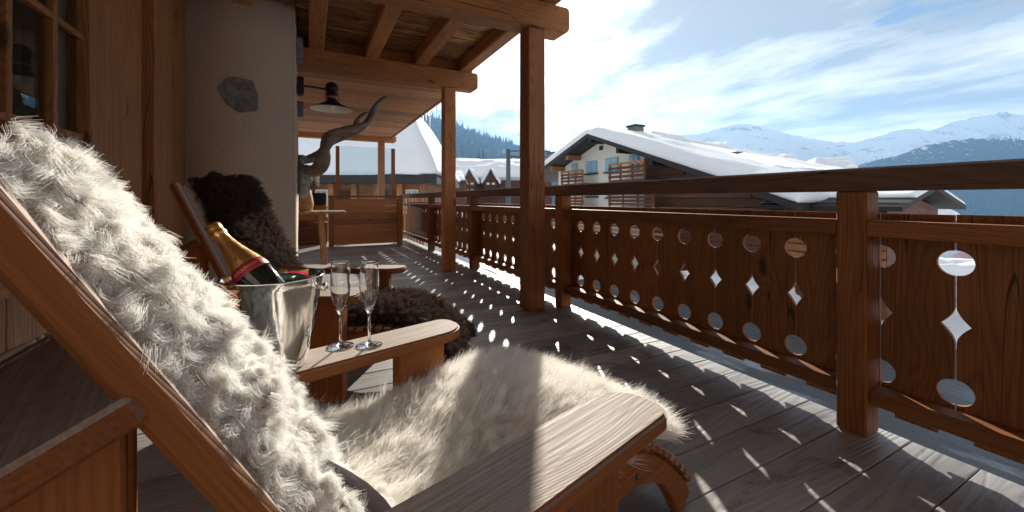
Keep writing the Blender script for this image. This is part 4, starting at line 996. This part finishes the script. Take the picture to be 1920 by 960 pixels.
# ------------------------------------------------------------------ bell-roofed chalet at the left, under deep snow
bl = at(690, 340, 24.0); left = thing('deep_snow_chalet', (bl.x, bl.y, GZ), 'chalet under a tall curved snow roof beyond the glass screen', 'house')
FL = Matrix.Translation((bl.x, bl.y, 0)) @ Matrix.Rotation(-YAW, 4, 'Z')    # local x runs along the facade
ex_r = at(826, 326, 24.0); hw = (FL.inverted() @ ex_r).x; ez = ex_r.z-.0
v, f = [], []; n_u, n_v = 60, 22
def bell(q): return (1-q)**.72 if q < 1 else 0     # run-in versus height
H_ = 6.2; x0_, x1_, yd0, yd1 = -9.5, hw, -1.0, 9.0
for j_ in range(n_v+1):
    q = j_/n_v; s_ = (1-q)**.62
    xa, xb = x0_+ (1-s_)*4.4, x1_-(1-s_)*4.4; ya_, yb_ = yd0+(1-s_)*4.6, yd1-(1-s_)*4.6
    per = []
    for k in range(n_u):
        t_ = k/n_u*4; sd_ = int(t_); fr = t_-sd_
        p = [(xa+(xb-xa)*fr, ya_), (xb, ya_+(yb_-ya_)*fr), (xb-(xb-xa)*fr, yb_), (xa, yb_-(yb_-ya_)*fr)][sd_]
        nn = mnoise.noise(Vector((p[0]*.6, p[1]*.6, q*3)))*.14
        per.append((p[0]*(1+.0)+nn*.5, p[1]+nn*.5, ez-.02+H_*q+nn*q + (-.10*abs(math.sin(p[0]*2.2)) if j_ == 0 else 0)))
    v += per
for j_ in range(n_v):
    for k in range(n_u): b = (k+1) % n_u; f.append((j_*n_u+k, j_*n_u+b, (j_+1)*n_u+b, (j_+1)*n_u+k))
f.append(tuple(range(n_v*n_u, (n_v+1)*n_u))); f.append(tuple(range(n_u))[::-1])
link('roof_snow', pyd('roof_snow', v, f, M_SNOW, True), FL, left)
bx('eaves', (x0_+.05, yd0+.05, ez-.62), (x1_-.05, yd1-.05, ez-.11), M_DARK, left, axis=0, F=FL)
bx('wall', (x0_+.9, yd0+.9, GZ), (x1_-.9, yd1-.9, ez-.621), M_FARO, left, axis=0, F=FL)
k = 0; xx_ = x1_-1.0
while xx_ > x0_+1:
    bx('timber_post', (xx_-.16, yd0+.50, GZ), (xx_+.16, yd0+.80, ez-.622), M_FARO, left, axis=2, F=FL)
    if k % 3 != 2:
        w_ = bx('window', (xx_-1.05, yd0+.80, ez-2.6), (xx_-.30, yd0+.898, ez-.95), M_FAR if k % 2 else M_ENAMEL, left, axis=2, F=FL)
        bx('pane', (xx_-.98, yd0+.79, ez-2.5), (xx_-.71, yd0+.799, ez-1.02), M_PANE, w_, F=FL, bev=0); bx('pane', (xx_-.64, yd0+.79, ez-2.5), (xx_-.37, yd0+.799, ez-1.02), M_PANE, w_, F=FL, bev=0)
    xx_ -= 1.35; k += 1
bx('balcony_rail', (x0_+.9, yd0+.1, ez-2.1), (x1_-.8, yd0+.2, ez-1.95), M_FARO, left, axis=0, F=FL)
bx('balcony_floor', (x0_+.9, yd0+.0, ez-3.0), (x1_-.8, yd0+.49, ez-2.8), M_FARO, left, axis=0, F=FL)
# lit timber fence below it
fn = thing('timber_fence', at(774, 385, 15), 'short sunlit orange board fence beyond the railing corner', 'fence')
fa, fb = at(748, 376, 15), at(793, 376, 15)
for k in range(9):
    p = fa.lerp(fb, k/8); bx('fence_board', (p.x-.045, p.y-.012, GZ), (p.x+.045, p.y+.012, CH+.10), M_FARO, fn, axis=2)
beam('fence_rail', fa+Vector((0, .03, -.35)), fb+Vector((0, .03, -.35)), .04, .08, M_FARO, fn)

# ------------------------------------------------------------------ row houses with dormers, mast, trees
dr = 62.0; ro = at(910, 350, dr); FR = Matrix.Translation((ro.x, ro.y, 0)) @ Matrix.Rotation(-YAW, 4, 'Z')
row = thing('dormer_house', (ro.x, ro.y, GZ), 'long dark chalet with twin dormer gables under thick snow', 'house')
def px_l(px): return (px-910)/FOC*dr
def z_l(py, d=dr): return CH+(HZ-py)*d/FOC
bx('wall', (px_l(835), 0, GZ), (px_l(1010), 9, z_l(338)), M_FAR, row, axis=0, F=FR)
slab_snow('roof_snow', row, [FR @ Vector(p) for p in ((px_l(830), -1.2, z_l(334)), (px_l(1015), -1.2, z_l(334)), (px_l(1005), 6, z_l(306, dr+6)), (px_l(840), 6, z_l(306, dr+6)))], .8, 40, 16, .2, 8)
slab_snow('roof_snow', row, [FR @ Vector(p) for p in ((px_l(840), 6, z_l(306, dr+6)), (px_l(1005), 6, z_l(306, dr+6)), (px_l(1015), 12, z_l(334)), (px_l(830), 12, z_l(334)))], .8, 30, 10, .2, 9)
for pxc in (882, 921):
    hw_ = 14/FOC*dr; xc = px_l(pxc); zt, zb = z_l(318), z_l(342)
    dm = link('dormer', prism_mesh('dormer', [(-hw_*.85, -2), (hw_*.85, -2), (hw_*.85, zb-z_l(342)+.0), (0, zt-z_l(342)-.1), (-hw_*.85, 0)], 4.0, M_FAR), FR @ Matrix(((1, 0, 0, xc), (0, 0, -1, .6), (0, 1, 0, zb), (0, 0, 0, 1))), row)
    for s in (-1, 1):
        slab_snow('dormer_snow', dm, [FR @ Vector(p) for p in ((xc+s*hw_*1.15, -2.0, zb-.3), (xc+s*hw_*1.15, 4.0, zb-.3), (xc, 4.0, zt), (xc, -2.0, zt))], .42, 10, 10, .05, 1)
        for q in range(2): 
            wx = xc + s*.4 - .22; bx('window', (wx, -1.43, zb-1.3+q*1.4-.5), (wx+.44, -1.402, zb-.6+q*1.0-.5), M_ENAMEL, dm, F=FR)
r3 = big_roof('snowy_house', 'flat white roof stretching behind the dormer house', [(845, 318), (1030, 318), (1010, 304), (850, 302)], 92, 104, .8, 10)
r4 = big_roof('snowy_house', 'low dark-walled house with thin snow behind the porch post', [(930, 320), (1035, 318), (1030, 310), (938, 312)], 78, 84, .5, 8)
ms = at(953, 360, 34); mast = thing('lift_mast', (ms.x, ms.y, GZ), 'grey steel mast with cross arms above the snowy roofs', 'mast')
zt = z_l(280, 34)
link('pole', lathe_mesh('pole', [(0, GZ), (.26, GZ), (.17, zt), (0, zt+.01)], M_GALV, 12), T(ms.x, ms.y, 0), mast)
for py_ in (283, 293.5):
    zz = z_l(py_, 34); beam('cross_arm', Vector((ms.x, ms.y, zz))+Rv*.12, Vector((ms.x, ms.y, zz-.05))+Rv*3.6, .12, .12 if py_ < 290 else .2, M_GALV, mast)
link('lamp_head', lathe_mesh('lamp_head', [(0, .25), (.3, .2), (.55, .0), (.4, -.1), (0, -.12)], M_GALV, 16), T(*(Vector((ms.x, ms.y, z_l(289, 34)))+Rv*3.7)), mast)
def conifer(loc, h, label, seed):
    rg = random.Random(seed); root = thing('conifer_tree', loc, label, 'tree', 'conifers in the village')
    link('trunk', lathe_mesh('trunk', [(h*.022, 0), (h*.012, h*.6), (.01, h*.98)], M_TWIG, 8), T(*loc), root)
    v, f = [], []
    for k in range(420):
        q = rg.random()**.8; z = h*(.08+.92*q); r_ = h*.20*(1-q)*rg.uniform(.35, 1.05)+.02*h*(1-q); t_ = rg.uniform(0, 6.28); c = Vector((r_*math.cos(t_), r_*math.sin(t_), z-r_*.35)); s_ = h*.045*(1.15-q); b_ = len(v)
        o_ = Vector((math.cos(t_), math.sin(t_), -.45)); sd_ = Vector((-math.sin(t_), math.cos(t_), 0))
        v += [c-o_*s_*.6-sd_*s_*.5, c-o_*s_*.6+sd_*s_*.5, c+o_*s_+Vector((0, 0, rg.uniform(-.3, .3)*s_))]; f.append((b_, b_+1, b_+2))
    link('crown', pyd('crown', v, f, M_CONIF), T(*loc), root)
for i, (px_, d_, h, lab) in enumerate(((898, 150, 8.5, 'left one of two dark conifers above the dormer roof'), (906, 150, 8.0, 'right one of two dark conifers above the dormer roof'), (884, 160, 6, 'small conifer left of the twin conifers'))):
    p = at(px_, 308, d_); conifer((p.x, p.y, p.z-1), h*.9, lab, i)
# roofs farther off between the posts
big_roof('snowy_house', 'distant snowy roof left of the second porch post', [(812, 340), (872, 338), (868, 326), (820, 327)], 48, 54, .5, 7)
# parked van below the railing
vp = at(826, 384, 17); van = thing('parked_car', (vp.x, vp.y, GZ), 'snow-dusted white parked vehicle below the far railing', 'car')
M_CARW = simple('white_car_paint', (.62, .68, .74), .3, spec=.6)
FV = Matrix.Translation((vp.x, vp.y, GZ)) @ Matrix.Rotation(-YAW+.1, 4, 'Z')
body = [(-2.3, .35), (2.3, .35), (2.35, 1.1), (1.7, 1.35), (.9, 3.70), (.5, 3.95), (-2.2, 3.95), (-2.35, 3.5)]
link('body', prism_mesh('body', body, 1.9, M_CARW, .08), FV @ Matrix(((1, 0, 0, 0), (0, 0, -1, 0), (0, 1, 0, 0), (0, 0, 0, 1))), van)
for xx_ in (-1.9, -.7, .35): bx('side_window', (xx_, -.975, 2.7), (xx_+1.0 if xx_ < 0 else xx_+.45, -.952, 3.55), M_BLACK, van, F=FV)
for xx_ in (-1.5, 1.5):
    for s in (-1, 1): link('wheel', lathe_mesh('wheel', [(0, -.11), (.33, -.11), (.36, -.07), (.36, .07), (.33, .11), (0, .11)], M_BLACK, 20), FV @ T(xx_, s*.86, .36) @ Matrix.Rotation(R(90), 4, 'X'), van)
# roadside banner seen through the railing cutouts
sg = at(1806, 489, 23); sign = thing('roadside_banner', (sg.x, sg.y, GZ), 'pale blue-grey banner with dark letters seen through the railing cutout', 'sign')
M_BANNER = simple('banner_cloth', (.45, .53, .62), .7, var=.1); M_INK = simple('dark_print', (.02, .03, .07), .6); M_PINK = simple('pink_print', (.55, .33, .36), .6)
FS = Matrix.Translation(sg) @ Matrix.Rotation(-YAW-.5, 4, 'Z')
bx('panel', (-1.1, -.03, -.45), (1.6, .03, .65), M_BANNER, sign, axis=0, F=FS, bev=.02)
for xx_ in (-.9, 1.4): bx('leg', (xx_-.04, .031, GZ-sg.z-.1), (xx_+.04, .10, .6), M_GALV, sign, axis=2, F=FS)
tcu = bpy.data.curves.new('txt', 'FONT'); tcu.body = 'Fe'; tcu.size = .8; tcu.extrude = .006
tob = bpy.data.objects.new('txt', tcu); COL.objects.link(tob); bpy.context.view_layer.update()
tme = bpy.data.meshes.new_from_object(tob.evaluated_get(bpy.context.evaluated_depsgraph_get())); bpy.data.objects.remove(tob); tme.materials.clear(); tme.materials.append(M_INK)
link('lettering', tme, FS @ T(.55, -.04, -.05) @ Matrix.Rotation(R(90), 4, 'X'), sign)
link('emblem', prism_mesh('emblem', [(.3*math.cos(t)*(1+.3*math.sin(3*t)), .34*math.sin(t)) for t in [k*6.283/20 for k in range(20)]], .012, M_PINK), FS @ T(-.05, -.038, .15) @ Matrix.Rotation(R(90), 4, 'X'), sign)
op = at(1790, 505, 21); mk = thing('snow_marker_pole', (op.x, op.y, GZ), 'thin orange snow marker pole near the banner', 'pole')
M_ORANGE = simple('orange_paint', (.75, .17, .03), .5)
link('pole', lathe_mesh('pole', [(0, 0), (.035, 0), (.03, op.z-GZ+.4), (0, op.z-GZ+.41)], M_ORANGE, 10), T(op.x, op.y, GZ), mk)
# snow bank heaped along the road
for (px_, py_, d_, sx, sy_, sz, lab) in ((1740, 520, 21, 4.5, 1.6, .9, 'ploughed snow bank in front of the banner'), (1500, 500, 18, 6, 2.2, 1.0, 'long ploughed snow bank below the middle railing')):
    bm = bmesh.new(); bmesh.ops.create_icosphere(bm, subdivisions=5, radius=1.0); p = at(px_, py_, d_)
    for v_ in bm.verts:
        v_.co *= 1+.22*mnoise.fractal(v_.co*2.3+Vector((px_, 0, 0)), 1, 2, 4); v_.co.x *= sx; v_.co.y *= sy_; v_.co.z *= sz
    link('snow_bank', mesh_of('snow_bank', bm, M_SNOW, True), Matrix.Translation((p.x, p.y, GZ+.1)) @ Matrix.Rotation(-YAW, 4, 'Z'), None, lab, 'snow bank')

# ------------------------------------------------------------------ haze
def haze():
    bm = bmesh.new(); bmesh.ops.create_cube(bm, size=1.0); bmesh.ops.scale(bm, vec=(8600, 8600, 1470), verts=bm.verts)
    m = NT('haze_air'); m.t.nodes.remove(m.b); pv = m.N('ShaderNodeVolumePrincipled'); pv.inputs['Color'].default_value = (.30, .58, .98, 1); pv.inputs['Density'].default_value = HAZE; pv.inputs['Anisotropy'].default_value = .3
    m.L(pv.outputs[0], m.out.inputs['Volume'])
    me = mesh_of('haze', bm, m.m); o = link('haze', me, T(2900, 2700, -360+735), None, 'thin blue winter haze filling the valley air', 'haze', None, 'stuff')
HAZE = 1.2e-4
haze()
